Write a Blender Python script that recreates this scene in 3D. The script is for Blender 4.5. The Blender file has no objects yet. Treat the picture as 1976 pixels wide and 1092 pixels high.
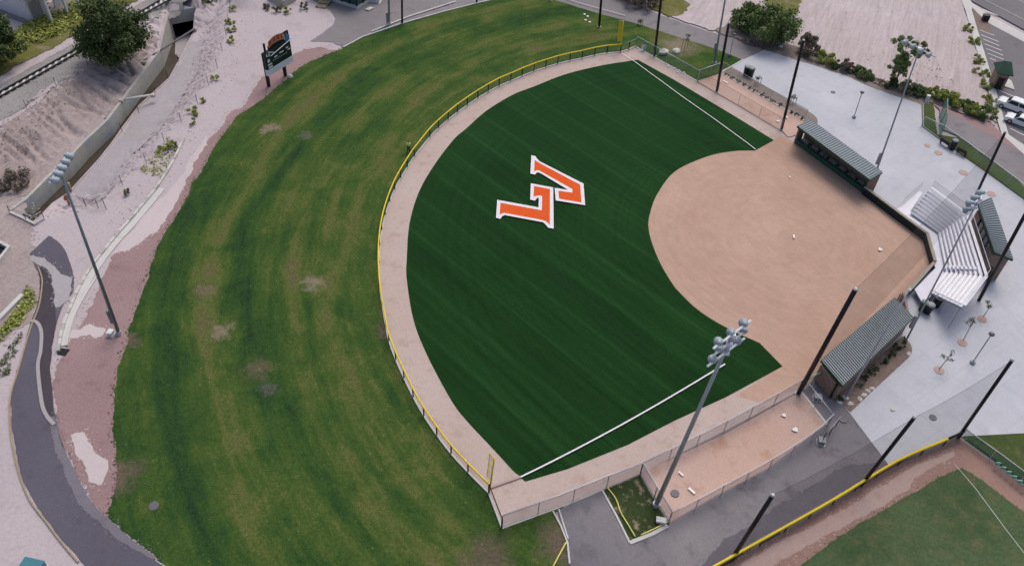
import bpy, bmesh, math, random
import numpy as np
from mathutils import Vector, Matrix, noise
from mathutils.geometry import tessellate_polygon, delaunay_2d_cdt

random.seed(7); rng = np.random.default_rng(7)
SC = bpy.context.scene
COL = SC.collection

# ------------------------------------------------------------------ camera
W, H, F = 1976.0, 1092.0, 1604.448
C = np.array([35.18557728, 81.76054914, 66.64177818])
R = np.array([[-0.9800644308524274, 0.16727643023685587, -0.10720217938558621],
              [-0.19367169635991932, -0.683968831100057, 0.7033334288319999],
              [0.04432815591556714, 0.7100741045628511, 0.7027302331779701]])
cam = bpy.data.cameras.new('camera'); cam_o = bpy.data.objects.new('camera', cam); COL.objects.link(cam_o)
cam.sensor_fit = 'HORIZONTAL'; cam.sensor_width = 36.0; cam.lens = 36.0 * F / W
cam.clip_start = 0.5; cam.clip_end = 6000
M4 = Matrix([list(R[0]) + [C[0]], list(R[1]) + [C[1]], list(R[2]) + [C[2]], [0, 0, 0, 1]])
cam_o.matrix_world = M4
SC.camera = cam_o

# ------------------------------------------------------------------ light: a bright overcast sky
SUN_ELEV, SUN_AZ = math.radians(58), math.radians(-100)      # azimuth measured from +x, counter-clockwise
wd = bpy.data.worlds.new('World'); SC.world = wd; wd.use_nodes = True
nt = wd.node_tree
sky = nt.nodes.new('ShaderNodeTexSky'); sky.sky_type = 'NISHITA'; sky.sun_disc = False
sky.sun_elevation = SUN_ELEV; sky.sun_rotation = math.pi / 2 - SUN_AZ
sky.air_density = 1.0; sky.dust_density = 5.0; sky.ozone_density = 1.0
nt.links.new(sky.outputs[0], nt.nodes['Background'].inputs[0]); nt.nodes['Background'].inputs[1].default_value = 0.135
sun = bpy.data.lights.new('sun', 'SUN'); sun.energy = 1.05; sun.angle = math.radians(28); sun.color = (1.0, 0.965, 0.93)
sun_o = bpy.data.objects.new('sun', sun); COL.objects.link(sun_o)
sd = Vector((math.cos(SUN_AZ) * math.cos(SUN_ELEV), math.sin(SUN_AZ) * math.cos(SUN_ELEV), math.sin(SUN_ELEV)))
sun_o.rotation_euler = sd.to_track_quat('Z', 'Y').to_euler(); sun_o.location = (0, 0, 120)
SC.view_settings.view_transform = 'Standard'; SC.view_settings.look = 'None'
SC.view_settings.exposure = 0.0; SC.view_settings.gamma = 1.0; SC.view_settings.use_curve_mapping = False

# ------------------------------------------------------------------ geometry of the place
def ray(u, v):
    return R @ np.array([(u - W / 2) / F, -(v - H / 2) / F, -1.0])
def G0(u, v, z=0.0):
    d = ray(u, v); return C + d * ((z - C[2]) / d[2])
def poly_w(pts): return np.array([G0(*p)[:2] for p in pts])
def seg_dist(p, line):
    a = line[:-1]; b = line[1:]; ab = b - a
    t = np.clip(((p - a) * ab).sum(1) / ((ab * ab).sum(1) + 1e-9), 0, 1)
    q = a + ab * t[:, None]; d = np.hypot(*(p - q).T); i = int(d.argmin())
    L = np.r_[0, np.cumsum(np.hypot(*ab.T))]
    return d[i], L[i] + t[i] * (L[i + 1] - L[i])
def inside(p, poly):
    x, y = p; n = len(poly); c = False; j = n - 1
    for i in range(n):
        xi, yi = poly[i]; xj, yj = poly[j]
        if (yi > y) != (yj > y) and x < (xj - xi) * (y - yi) / (yj - yi) + xi: c = not c
        j = i
    return c
DEPTH = 1.5
WALL_TOP = [(327, 27), (318, 59), (309, 100), (269, 154), (210, 233), (161, 279), (131, 312), (97, 342), (51, 388), (22, 408)]
CREST = [(22, 408), (64, 428), (130, 420), (190, 402), (228, 364), (274, 326), (333, 256), (385, 196), (418, 138), (436, 77), (445, 15), (440, -25), (380, 16), (327, 27)]
WALLW = poly_w(WALL_TOP); CRESTW = poly_w(CREST)
BASIN = np.vstack([WALLW, CRESTW[1:-1]])
BANK = poly_w([(-60, 292), (0, 248), (60, 210), (110, 172), (160, 132), (215, 100), (262, 60), (300, 30)])
BANKPOLY = np.vstack([BANK, WALLW, poly_w([(-60, 470)])])
def sm(t):
    t = min(1.0, max(0.0, t)); return t * t * (3 - 2 * t)
def hf(x, y):
    p = np.array([x, y])
    if x < 58 or y > 60: return 0.0
    if inside(p, BASIN):
        d, s = seg_dist(p, CRESTW)
        e = sm(d / 5.0)
        rill = 1.3 * max(0, 1 - abs(noise.noise((s * 0.55 + d * 0.45, d * 0.04, 3.1))) / 0.075) + max(0, 1 - abs(noise.noise((s * 0.9 + d * 0.7, d * 0.05, 9.1))) / 0.09)
        k = math.sin(math.pi * min(1, d / 5.2)) ** 0.7 if d > 0.5 else 0
        return -DEPTH * e - 0.42 * min(rill, 1.6) * k
    if inside(p, BANKPOLY):
        d, s = seg_dist(p, BANK); e = 1 - sm(d / 11.0)
        rill = 1.4 * max(0, 1 - abs(noise.noise((s * 0.42 + d * 0.16, d * 0.06, 1.7))) / 0.09) + max(0, 1 - abs(noise.noise((s * 0.8 + d * 0.25, d * 0.08, 5.1))) / 0.10)
        return 1.3 * e - 0.6 * min(rill, 1.6) * math.sin(math.pi * min(1, d / 12.0))
    db, s = seg_dist(p, BANK); dw, _ = seg_dist(p, WALLW)
    if x > 95 and y < 12 and db < 60 and (BANK[0][0] < x + 60):
        # the railway side of the bank stays high, the far bank fades back to grade
        q = BANK[np.argmin(np.hypot(*(BANK - p).T))]
        if (p - q) @ np.array([0.55, -0.83]) > -1: return 1.3 * (1 - sm((db - 40) / 20))
    return 0.0
def G(u, v):
    z = 0.0
    for _ in range(14):
        q = G0(u, v, z); z2 = hf(q[0], q[1])
        if abs(z2 - z) < 1e-3: break
        z = 0.5 * z + 0.5 * z2
    return G0(u, v, z)
def VG(u, v, z=None):
    return Vector(G(u, v) if z is None else G0(u, v, z))
def up_to(base, top, A=None):
    """world foot and head of a post that stands on one pixel and ends at another"""
    A = np.array(A if A is not None else G(*base)); d = ray(*top); d /= np.linalg.norm(d)
    w = (A - C)[:2]; s = (w @ d[:2]) / (d[:2] @ d[:2]); P = C + s * d
    h = P[2] - A[2]; l = P[:2] - A[:2]; m = np.hypot(*l); lim = 0.06 * abs(h)
    if m > lim: l = l * lim / m
    return Vector(A), Vector((A[0] + l[0], A[1] + l[1], P[2]))
def cr(pts, n=6):
    """Catmull-Rom through an open list of points"""
    P = [np.array(p, float) for p in pts]; P = [2 * P[0] - P[1]] + P + [2 * P[-1] - P[-2]]; out = []
    for i in range(1, len(P) - 2):
        a, b, c, d = P[i - 1:i + 3]
        for k in range(n):
            t = k / n
            out.append(tuple(0.5 * (2 * b + (c - a) * t + (2 * a - 5 * b + 4 * c - d) * t * t + (3 * b - a - 3 * c + d) * t ** 3)))
    out.append(tuple(P[-2])); return out

# ------------------------------------------------------------------ materials
MATS = {}
def nodes(name):
    m = bpy.data.materials.new(name); m.use_nodes = True
    t = m.node_tree; b = t.nodes['Principled BSDF']; return m, t, b
def N(t, k, **kw):
    n = t.nodes.new(k)
    for a, v in kw.items(): setattr(n, a, v)
    return n
def L(t, a, b): t.links.new(a, b)
def pos(t):
    g = N(t, 'ShaderNodeNewGeometry'); return g.outputs['Position']
def noise_n(t, vec, scale, detail=4, rough=0.55, dist=0.0):
    n = N(t, 'ShaderNodeTexNoise'); n.inputs['Scale'].default_value = scale; n.inputs['Detail'].default_value = detail
    n.inputs['Roughness'].default_value = rough; n.inputs['Distortion'].default_value = dist; L(t, vec, n.inputs['Vector']); return n.outputs['Fac']
def ramp(t, fac, stops, interp='LINEAR'):
    r = N(t, 'ShaderNodeValToRGB'); r.color_ramp.interpolation = interp
    e = r.color_ramp.elements
    while len(e) < len(stops): e.new(0.5)
    for i, (p, c) in enumerate(stops):
        e[i].position = p; e[i].color = (*c, 1) if len(c) == 3 else c
    L(t, fac, r.inputs[0]); return r.outputs[0]
def mix(t, fac, a, b, mode='MIX'):
    n = N(t, 'ShaderNodeMix', data_type='RGBA', blend_type=mode)
    for s, v in ((n.inputs[0], fac), (n.inputs[6], a), (n.inputs[7], b)):
        if isinstance(v, (int, float)): s.default_value = v
        elif isinstance(v, tuple): s.default_value = (*v, 1)
        else: L(t, v, s)
    return n.outputs[2]
def math_n(t, op, a, b=None):
    n = N(t, 'ShaderNodeMath', operation=op)
    for s, v in zip(n.inputs, (a, b)):
        if v is None: continue
        if isinstance(v, (int, float)): s.default_value = v
        else: L(t, v, s)
    return n.outputs[0]
def bump(t, b, fac, strength, dist):
    n = N(t, 'ShaderNodeBump'); n.inputs['Strength'].default_value = strength; n.inputs['Distance'].default_value = dist
    L(t, fac, n.inputs['Height']); L(t, n.outputs[0], b.inputs['Normal'])
def vmap(t, v, scale=(1, 1, 1), rot=(0, 0, 0)):
    m = N(t, 'ShaderNodeMapping'); m.inputs['Rotation'].default_value = rot; L(t, v, m.inputs['Vector'])
    k = N(t, 'ShaderNodeMapping'); k.inputs['Scale'].default_value = scale; L(t, m.outputs[0], k.inputs['Vector']); return k.outputs[0]

def ground_mat(name, c1, c2, c3, big=0.05, mid=0.35, fine=4.0, grain=0.18, rough=0.95, bmp=0.25, bd=0.05, third=(0.55, 0.75)):
    m, t, b = nodes(name); p = pos(t)
    nb = noise_n(t, p, big, 5, 0.6, 0.4); nm = noise_n(t, p, mid, 6, 0.65); nf = noise_n(t, p, fine, 3, 0.7)
    c = ramp(t, nb, [(0.3, c1), (0.7, c2)])
    c = mix(t, ramp(t, nm, [(third[0], (0, 0, 0)), (third[1], (1, 1, 1))]), c, c3)
    g = ramp(t, nf, [(0.25, (1 - grain,) * 3), (0.75, (1 + grain,) * 3)])
    c = mix(t, 1.0, c, g, 'MULTIPLY')
    L(t, c, b.inputs['Base Color']); b.inputs['Roughness'].default_value = rough; b.inputs['Specular IOR Level'].default_value = 0.15
    bump(t, b, nf, bmp, bd); MATS[name] = m; return m
def plain(name, col, rough=0.6, metal=0.0, var=0.08, scale=1.5, spec=0.3):
    m, t, b = nodes(name); p = pos(t); n = noise_n(t, p, scale, 5, 0.65)
    g = ramp(t, n, [(0.3, tuple(max(0, x * (1 - var)) for x in col)), (0.7, tuple(x * (1 + var) for x in col))])
    L(t, g, b.inputs['Base Color']); b.inputs['Roughness'].default_value = rough; b.inputs['Metallic'].default_value = metal
    b.inputs['Specular IOR Level'].default_value = spec; MATS[name] = m; return m
def mesh_mat(name, col, fac):
    """wire mesh too fine to resolve: lets part of the light straight through"""
    m, t, b = nodes(name); b.inputs['Base Color'].default_value = (*col, 1); b.inputs['Roughness'].default_value = 0.7
    tr = N(t, 'ShaderNodeBsdfTransparent'); mx = N(t, 'ShaderNodeMixShader'); mx.inputs[0].default_value = fac
    L(t, tr.outputs[0], mx.inputs[1]); L(t, b.outputs[0], mx.inputs[2]); L(t, mx.outputs[0], t.nodes['Material Output'].inputs['Surface'])
    MATS[name] = m; return m
def leaf_mat(name, c1, c2, c3):
    m, t, b = nodes(name); g = N(t, 'ShaderNodeNewGeometry')
    c = ramp(t, g.outputs['Random Per Island'], [(0.0, c1), (0.55, c2), (1.0, c3)])
    n = noise_n(t, g.outputs['Position'], 0.8, 3); c = mix(t, 1.0, c, ramp(t, n, [(0.3, (0.75,) * 3), (0.7, (1.2,) * 3)]), 'MULTIPLY')
    L(t, c, b.inputs['Base Color']); b.inputs['Roughness'].default_value = 0.7; b.inputs['Specular IOR Level'].default_value = 0.2
    MATS[name] = m; return m

ground_mat('sand', (0.44, 0.378, 0.385), (0.495, 0.435, 0.455), (0.365, 0.308, 0.31), 0.045, 0.28, 3.0, 0.13)
ground_mat('bank_dirt', (0.315, 0.255, 0.243), (0.40, 0.335, 0.325), (0.235, 0.182, 0.17), 0.08, 0.35, 2.2, 0.2, bmp=0.5, bd=0.12)
ground_mat('brown_dirt', (0.285, 0.188, 0.185), (0.335, 0.228, 0.226), (0.235, 0.152, 0.146), 0.07, 0.5, 5.0, 0.22)
ground_mat('pale_sand', (0.53, 0.46, 0.455), (0.57, 0.5, 0.5), (0.47, 0.4, 0.39), 0.1, 0.5, 4.0, 0.06)
ground_mat('silt', (0.355, 0.325, 0.335), (0.40, 0.375, 0.39), (0.385, 0.335, 0.33), 0.06, 0.2, 2.5, 0.1)
ground_mat('track', (0.47, 0.365, 0.32), (0.51, 0.415, 0.38), (0.41, 0.3, 0.25), 0.09, 0.55, 6.0, 0.11, third=(0.52, 0.72))
ground_mat('bullpen_clay', (0.51, 0.345, 0.28), (0.55, 0.4, 0.34), (0.43, 0.26, 0.195), 0.12, 0.3, 6.0, 0.12, third=(0.52, 0.70))
ground_mat('red_clay', (0.30, 0.185, 0.155), (0.34, 0.215, 0.18), (0.26, 0.155, 0.125), 0.12, 0.5, 6.0, 0.12)
ground_mat('tan_clay', (0.42, 0.30, 0.265), (0.46, 0.34, 0.30), (0.37, 0.25, 0.215), 0.12, 0.5, 6.0, 0.1)
ground_mat('asphalt_grey', (0.165, 0.152, 0.178), (0.205, 0.19, 0.22), (0.135, 0.122, 0.145), 0.1, 0.6, 6.0, 0.14, rough=0.85)
ground_mat('asphalt_worn', (0.2, 0.184, 0.19), (0.255, 0.238, 0.248), (0.15, 0.136, 0.14), 0.08, 0.45, 5.0, 0.14, rough=0.85)
ground_mat('asphalt_path', (0.104, 0.094, 0.12), (0.126, 0.116, 0.146), (0.09, 0.082, 0.105), 0.1, 0.6, 6.0, 0.14, rough=0.85)
ground_mat('asphalt_lane', (0.155, 0.143, 0.168), (0.255, 0.235, 0.24), (0.125, 0.113, 0.125), 0.07, 0.35, 6.0, 0.15, rough=0.85, third=(0.52, 0.72))
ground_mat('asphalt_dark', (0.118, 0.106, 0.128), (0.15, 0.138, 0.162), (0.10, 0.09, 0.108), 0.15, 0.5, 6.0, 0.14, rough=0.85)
ground_mat('asphalt_new', (0.062, 0.05, 0.062), (0.078, 0.064, 0.076), (0.052, 0.042, 0.052), 0.1, 0.6, 6.0, 0.14, rough=0.8)
ground_mat('asphalt_lot', (0.165, 0.155, 0.165), (0.20, 0.19, 0.20), (0.14, 0.13, 0.14), 0.1, 0.5, 4.0, 0.12, rough=0.85)
ground_mat('mulch', (0.20, 0.145, 0.125), (0.25, 0.19, 0.165), (0.13, 0.095, 0.082), 0.2, 1.2, 5.0, 0.35)
ground_mat('gravel', (0.27, 0.255, 0.25), (0.33, 0.315, 0.305), (0.21, 0.2, 0.2), 0.2, 1.5, 5.0, 0.35, bmp=0.6, bd=0.1)
ground_mat('mulch_grey', (0.225, 0.185, 0.165), (0.265, 0.225, 0.205), (0.16, 0.125, 0.112), 0.2, 1.0, 5.0, 0.3)
ground_mat('weeds', (0.12, 0.125, 0.035), (0.19, 0.18, 0.06), (0.28, 0.215, 0.16), 0.18, 0.4, 3.0, 0.35, bmp=0.8, bd=0.2)
ground_mat('verge', (0.05, 0.08, 0.024), (0.088, 0.108, 0.036), (0.13, 0.12, 0.06), 0.18, 0.5, 4.0, 0.3, bmp=0.5, bd=0.1)
ground_mat('corner_grass', (0.050, 0.088, 0.036), (0.092, 0.132, 0.062), (0.118, 0.122, 0.058), 0.16, 0.6, 3.5, 0.28, third=(0.48, 0.72))
ground_mat('patch_grass', (0.03, 0.05, 0.016), (0.05, 0.07, 0.025), (0.30, 0.24, 0.17), 0.2, 0.6, 4.0, 0.3, third=(0.52, 0.62))
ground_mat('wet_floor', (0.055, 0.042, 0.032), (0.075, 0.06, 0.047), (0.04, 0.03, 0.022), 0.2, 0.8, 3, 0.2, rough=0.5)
ground_mat('old_concrete', (0.42, 0.4, 0.355), (0.5, 0.47, 0.4), (0.38, 0.4, 0.41), 0.12, 0.3, 2.0, 0.1, rough=0.85, bmp=0.1, third=(0.5, 0.62))
ground_mat('pale_concrete', (0.55, 0.53, 0.51), (0.60, 0.58, 0.56), (0.47, 0.44, 0.42), 0.2, 0.9, 5, 0.08, rough=0.85, bmp=0.1)

def concrete_mat():
    m, t, b = nodes('plaza_concrete'); p = pos(t)
    nb = noise_n(t, p, 0.05, 5, 0.6, 0.5); nm = noise_n(t, p, 0.4, 6, 0.7); nf = noise_n(t, p, 5.0, 3)
    c = ramp(t, nb, [(0.3, (0.455, 0.468, 0.515)), (0.7, (0.53, 0.54, 0.585))])
    c = mix(t, ramp(t, nm, [(0.5, (0, 0, 0)), (0.8, (1, 1, 1))]), c, (0.415, 0.425, 0.465))
    br = N(t, 'ShaderNodeTexBrick'); br.inputs['Scale'].default_value = 1.0; br.inputs['Brick Width'].default_value = 3.6; br.inputs['Row Height'].default_value = 3.6
    br.inputs['Mortar Size'].default_value = 0.06; br.inputs['Mortar Smooth'].default_value = 0.3; br.offset = 0.0
    br.inputs['Color1'].default_value = (1, 1, 1, 1); br.inputs['Color2'].default_value = (0.965, 0.965, 0.965, 1); br.inputs['Mortar'].default_value = (0.91, 0.91, 0.91, 1)
    L(t, vmap(t, p, rot=(0, 0, math.radians(45))), br.inputs['Vector'])
    c = mix(t, 1.0, c, br.outputs['Color'], 'MULTIPLY')
    c = mix(t, 1.0, c, ramp(t, nf, [(0.25, (0.95,) * 3), (0.75, (1.05,) * 3)]), 'MULTIPLY')
    st = noise_n(t, vmap(t, p, (1, 0.35, 1), (0, 0, 0.9)), 0.25, 7, 0.75, 0.8); c = mix(t, ramp(t, st, [(0.55, (0, 0, 0)), (0.7, (0.6,) * 3)]), c, (0.40, 0.405, 0.435))
    st2 = noise_n(t, p, 0.12, 4, 0.6, 1.0); c = mix(t, ramp(t, st2, [(0.58, (0, 0, 0)), (0.68, (0.5,) * 3)]), c, (0.56, 0.565, 0.61))
    L(t, c, b.inputs['Base Color']); b.inputs['Roughness'].default_value = 0.85; MATS['plaza_concrete'] = m
concrete_mat()

FC = np.array([14.03, 0.0])      # centre of the outfield arc
BRN, GRY, TAN = (0.15, 0.105, 0.085), (0.135, 0.125, 0.125), (0.26, 0.205, 0.15)
SPOTS = [(495, 712, 1.9, (0.12, 0.098, 0.065)), (512, 752, 0.9, (0.10, 0.095, 0.085)), (430, 640, 1.5, TAN), (592, 262, 1.3, (0.11, 0.115, 0.075)), (522, 247, 1.4, TAN), (236, 915, 2.2, BRN), (738, 640, 1.3, BRN), (1085, 1045, 3.0, BRN), (1310, 90, 4.0, TAN), (250, 660, 1.6, BRN), (940, 1075, 3.0, (0.12, 0.092, 0.07)), (400, 560, 1.6, (0.16, 0.13, 0.085)), (605, 545, 1.6, TAN)]
def lawn_mat():
    m, t, b = nodes('lawn_grass'); p = pos(t)
    sub = N(t, 'ShaderNodeVectorMath', operation='SUBTRACT'); L(t, p, sub.inputs[0]); sub.inputs[1].default_value = (FC[0], FC[1], 0)
    ln = N(t, 'ShaderNodeVectorMath', operation='LENGTH'); L(t, sub.outputs[0], ln.inputs[0]); r = ln.outputs['Value']
    sp = N(t, 'ShaderNodeSeparateXYZ'); L(t, sub.outputs[0], sp.inputs[0])
    th = math_n(t, 'ARCTAN2', sp.outputs[1], sp.outputs[0])
    # mower and sprinkler streaks run round the outfield, so the noise is stretched along the arc
    def polar(kr, ka):
        cv = N(t, 'ShaderNodeCombineXYZ'); L(t, math_n(t, 'MULTIPLY', r, kr), cv.inputs[0]); L(t, math_n(t, 'MULTIPLY', th, ka), cv.inputs[1]); return cv.outputs[0]
    s1 = noise_n(t, polar(0.30, 2.6), 1.0, 4, 0.6, 0.25); s2 = noise_n(t, polar(0.85, 7.0), 1.0, 5, 0.65, 0.3)
    n0 = noise_n(t, p, 0.22, 7, 0.7, 0.5)
    d = math_n(t, 'DIVIDE', math_n(t, 'SUBTRACT', r, 49.0), 40.0)
    dw = math_n(t, 'ADD', d, math_n(t, 'MULTIPLY', math_n(t, 'SUBTRACT', noise_n(t, p, 0.07, 4, 0.6), 0.5), 0.09))
    bias = ramp(t, dw, [(0, (0.5,) * 3), (0.075, (0.58,) * 3), (0.13, (0.52,) * 3), (0.17, (0.6,) * 3), (0.21, (0.46,) * 3), (0.26, (0.58,) * 3), (0.31, (0.46,) * 3), (0.385, (0.39,) * 3), (0.43, (0.44,) * 3), (0.48, (0.64,) * 3), (0.53, (0.5,) * 3), (0.59, (0.37,) * 3), (0.67, (0.4,) * 3), (0.78, (0.42,) * 3), (1, (0.34,) * 3)])
    def sc(x, k): return math_n(t, 'MULTIPLY', math_n(t, 'SUBTRACT', x, 0.5), k)
    f = math_n(t, 'ADD', math_n(t, 'ADD', bias, sc(s1, 0.9)), math_n(t, 'ADD', sc(s2, 0.6), sc(n0, 0.8)))
    c = ramp(t, f, [(0.14, (0.020, 0.047, 0.019)), (0.34, (0.032, 0.074, 0.019)), (0.52, (0.058, 0.100, 0.023)), (0.66, (0.100, 0.120, 0.034)), (0.82, (0.118, 0.108, 0.050)), (1.0, (0.160, 0.132, 0.085))])
    # worn spots, each with its own ragged outline
    wv = N(t, 'ShaderNodeTexNoise'); wv.inputs['Scale'].default_value = 0.6; wv.inputs['Detail'].default_value = 7; wv.inputs['Roughness'].default_value = 0.75; L(t, p, wv.inputs['Vector'])
    wp = N(t, 'ShaderNodeVectorMath', operation='MULTIPLY_ADD'); L(t, wv.outputs['Color'], wp.inputs[0]); wp.inputs[1].default_value = (5.5, 5.5, 0); L(t, p, wp.inputs[2])
    for u, v, a, col in SPOTS:
        g = G0(u, v); sb = N(t, 'ShaderNodeVectorMath', operation='SUBTRACT'); L(t, wp.outputs[0], sb.inputs[0]); sb.inputs[1].default_value = (g[0] + 2.75, g[1] + 2.75, 0)
        le = N(t, 'ShaderNodeVectorMath', operation='LENGTH'); L(t, sb.outputs[0], le.inputs[0])
        c = mix(t, ramp(t, math_n(t, 'DIVIDE', le.outputs['Value'], a), [(0.3, (0.8,) * 3), (1.0, (0, 0, 0))]), c, col)
    # straw and pale blades
    n2 = noise_n(t, p, 1.6, 7, 0.8, 0.3); c = mix(t, ramp(t, n2, [(0.62, (0, 0, 0)), (0.76, (0.55,) * 3)]), c, (0.185, 0.165, 0.10))
    n3 = noise_n(t, p, 3.2, 5, 0.8); c = mix(t, 1.0, c, ramp(t, n3, [(0.28, (0.66,) * 3), (0.72, (1.34,) * 3)]), 'MULTIPLY')
    n4 = noise_n(t, p, 10.0, 3, 0.8); c = mix(t, 1.0, c, ramp(t, n4, [(0.28, (0.62,) * 3), (0.72, (1.40,) * 3)]), 'MULTIPLY')
    L(t, c, b.inputs['Base Color']); b.inputs['Roughness'].default_value = 0.9; b.inputs['Specular IOR Level'].default_value = 0.05
    bump(t, b, n3, 0.6, 0.12); MATS['lawn_grass'] = m
lawn_mat()
def turf_mat():
    m, t, b = nodes('turf_grass'); p = pos(t)
    # rolled lanes: faint seams every 4.6 m
    a = G0(1050, 330)[:2]; q = G0(1230, 450)[:2]; ang = math.atan2(*(q - a)[::-1])
    v = vmap(t, p, rot=(0, 0, -ang)); sep = N(t, 'ShaderNodeSeparateXYZ'); L(t, v, sep.inputs[0])
    wob = math_n(t, 'MULTIPLY', noise_n(t, p, 0.08, 2), 0.6)
    y = math_n(t, 'ADD', sep.outputs[1], wob)
    fr = math_n(t, 'FRACT', math_n(t, 'DIVIDE', y, 4.6)); fr2 = math_n(t, 'FRACT', math_n(t, 'DIVIDE', y, 9.2))
    seam = ramp(t, fr, [(0.0, (1.28,) * 3), (0.025, (1.26,) * 3), (0.08, (1.03,) * 3), (0.5, (0.96,) * 3), (0.92, (1.02,) * 3), (1.0, (1.28,) * 3)])
    lane = ramp(t, fr2, [(0.0, (1.0,) * 3), (0.48, (1.0,) * 3), (0.52, (1.12,) * 3), (0.98, (1.12,) * 3)])
    # brushing marks that run round the arc
    sub = N(t, 'ShaderNodeVectorMath', operation='SUBTRACT'); L(t, p, sub.inputs[0]); sub.inputs[1].default_value = (FC[0], FC[1], 0)
    ln = N(t, 'ShaderNodeVectorMath', operation='LENGTH'); L(t, sub.outputs[0], ln.inputs[0])
    cmb = N(t, 'ShaderNodeCombineXYZ'); L(t, ln.outputs['Value'], cmb.inputs[0])
    arcs = noise_n(t, cmb.outputs[0], 1.4, 4, 0.7)
    stretch = noise_n(t, vmap(t, p, (0.025, 1.0, 1), (0, 0, -ang)), 1.6, 5, 0.75)
    nb = noise_n(t, p, 0.045, 5, 0.6, 0.5); nf = noise_n(t, p, 7.0, 3, 0.8)
    c = ramp(t, nb, [(0.3, (0.0090, 0.0320, 0.0088)), (0.7, (0.0128, 0.0430, 0.0115))])
    for k in (seam, lane, ramp(t, arcs, [(0.3, (0.86,) * 3), (0.7, (1.14,) * 3)]), ramp(t, stretch, [(0.3, (0.80,) * 3), (0.7, (1.24,) * 3)]), ramp(t, nf, [(0.25, (0.7,) * 3), (0.75, (1.32,) * 3)])):
        c = mix(t, 1.0, c, k, 'MULTIPLY')
    L(t, c, b.inputs['Base Color']); b.inputs['Roughness'].default_value = 0.85; b.inputs['Specular IOR Level'].default_value = 0.0
    b.inputs['Sheen Weight'].default_value = 0.30; b.inputs['Sheen Roughness'].default_value = 0.45; b.inputs['Sheen Tint'].default_value = (0.3, 0.6, 0.35, 1)
    bump(t, b, nf, 0.3, 0.04); MATS['turf_grass'] = m
turf_mat()
def clay_mat():
    m, t, b = nodes('clay'); p = pos(t); g = G0(1531, 459)
    sub = N(t, 'ShaderNodeVectorMath', operation='SUBTRACT'); L(t, p, sub.inputs[0]); sub.inputs[1].default_value = (g[0], g[1], 0)
    ln = N(t, 'ShaderNodeVectorMath', operation='LENGTH'); L(t, sub.outputs[0], ln.inputs[0]); sp = N(t, 'ShaderNodeSeparateXYZ'); L(t, sub.outputs[0], sp.inputs[0])
    cv = N(t, 'ShaderNodeCombineXYZ'); L(t, math_n(t, 'MULTIPLY', ln.outputs['Value'], 0.9), cv.inputs[0]); L(t, math_n(t, 'MULTIPLY', math_n(t, 'ARCTAN2', sp.outputs[1], sp.outputs[0]), 1.6), cv.inputs[1])
    drag = noise_n(t, cv.outputs[0], 1.5, 5, 0.7, 0.2)                       # drag-mat rings
    row = noise_n(t, vmap(t, p, (0.15, 1.6, 1), (0, 0, 0.75)), 1.2, 5, 0.7, 0.2)    # rake rows
    nb = noise_n(t, p, 0.09, 6, 0.65, 0.6); nf = noise_n(t, p, 6.0, 3, 0.75); nm = noise_n(t, p, 0.55, 6, 0.7, 0.4)
    c = ramp(t, nb, [(0.3, (0.44, 0.29, 0.222)), (0.5, (0.475, 0.32, 0.248)), (0.7, (0.505, 0.348, 0.272))])
    for k in (ramp(t, drag, [(0.3, (0.94,) * 3), (0.7, (1.055,) * 3)]), ramp(t, row, [(0.3, (0.95,) * 3), (0.7, (1.045,) * 3)]), ramp(t, nm, [(0.3, (0.93,) * 3), (0.75, (1.06,) * 3)]), ramp(t, nf, [(0.25, (0.91,) * 3), (0.75, (1.09,) * 3)])): c = mix(t, 1.0, c, k, 'MULTIPLY')
    L(t, c, b.inputs['Base Color']); b.inputs['Roughness'].default_value = 0.95; b.inputs['Specular IOR Level'].default_value = 0.1; bump(t, b, nf, 0.2, 0.03); MATS['clay'] = m
clay_mat()
def lot_mat():
    m, t, b = nodes('tracked_dirt'); p = pos(t)
    a = G0(1640, 0)[:2]; q = G0(1612, 80)[:2]; ang = math.atan2(*(q - a)[::-1])
    n = noise_n(t, p, 0.05, 5, 0.6); st = noise_n(t, vmap(t, p, (0.07, 0.8, 1), (0, 0, -ang)), 1.1, 6, 0.75, 1.6); nf = noise_n(t, p, 2.5, 4, 0.7)
    c = ramp(t, n, [(0.3, (0.46, 0.385, 0.38)), (0.7, (0.54, 0.47, 0.475))])
    for k in (ramp(t, st, [(0.3, (0.76,) * 3), (0.65, (1.1,) * 3)]), ramp(t, nf, [(0.25, (0.86,) * 3), (0.75, (1.12,) * 3)])): c = mix(t, 1.0, c, k, 'MULTIPLY')
    n2 = noise_n(t, p, 0.3, 7, 0.75); c = mix(t, ramp(t, n2, [(0.58, (0, 0, 0)), (0.72, (0.7,) * 3)]), c, (0.29, 0.225, 0.185))
    L(t, c, b.inputs['Base Color']); b.inputs['Roughness'].default_value = 0.95; bump(t, b, st, 0.6, 0.15); MATS['tracked_dirt'] = m
lot_mat()
def brick_mat():
    m, t, b = nodes('brick_wall'); p = pos(t)
    br = N(t, 'ShaderNodeTexBrick'); br.inputs['Scale'].default_value = 1.0; br.inputs['Brick Width'].default_value = 0.4; br.inputs['Row Height'].default_value = 0.2
    br.inputs['Mortar Size'].default_value = 0.012
    br.inputs['Color1'].default_value = (0.25, 0.155, 0.125, 1); br.inputs['Color2'].default_value = (0.32, 0.21, 0.17, 1); br.inputs['Mortar'].default_value = (0.30, 0.25, 0.23, 1)
    mp = vmap(t, p, rot=(math.radians(90), 0, math.radians(45))); L(t, mp, br.inputs['Vector'])
    n = noise_n(t, p, 1.2, 5); c = mix(t, 1.0, br.outputs['Color'], ramp(t, n, [(0.3, (0.85,) * 3), (0.7, (1.1,) * 3)]), 'MULTIPLY')
    L(t, c, b.inputs['Base Color']); b.inputs['Roughness'].default_value = 0.85; MATS['brick_wall'] = m
brick_mat()

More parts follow.
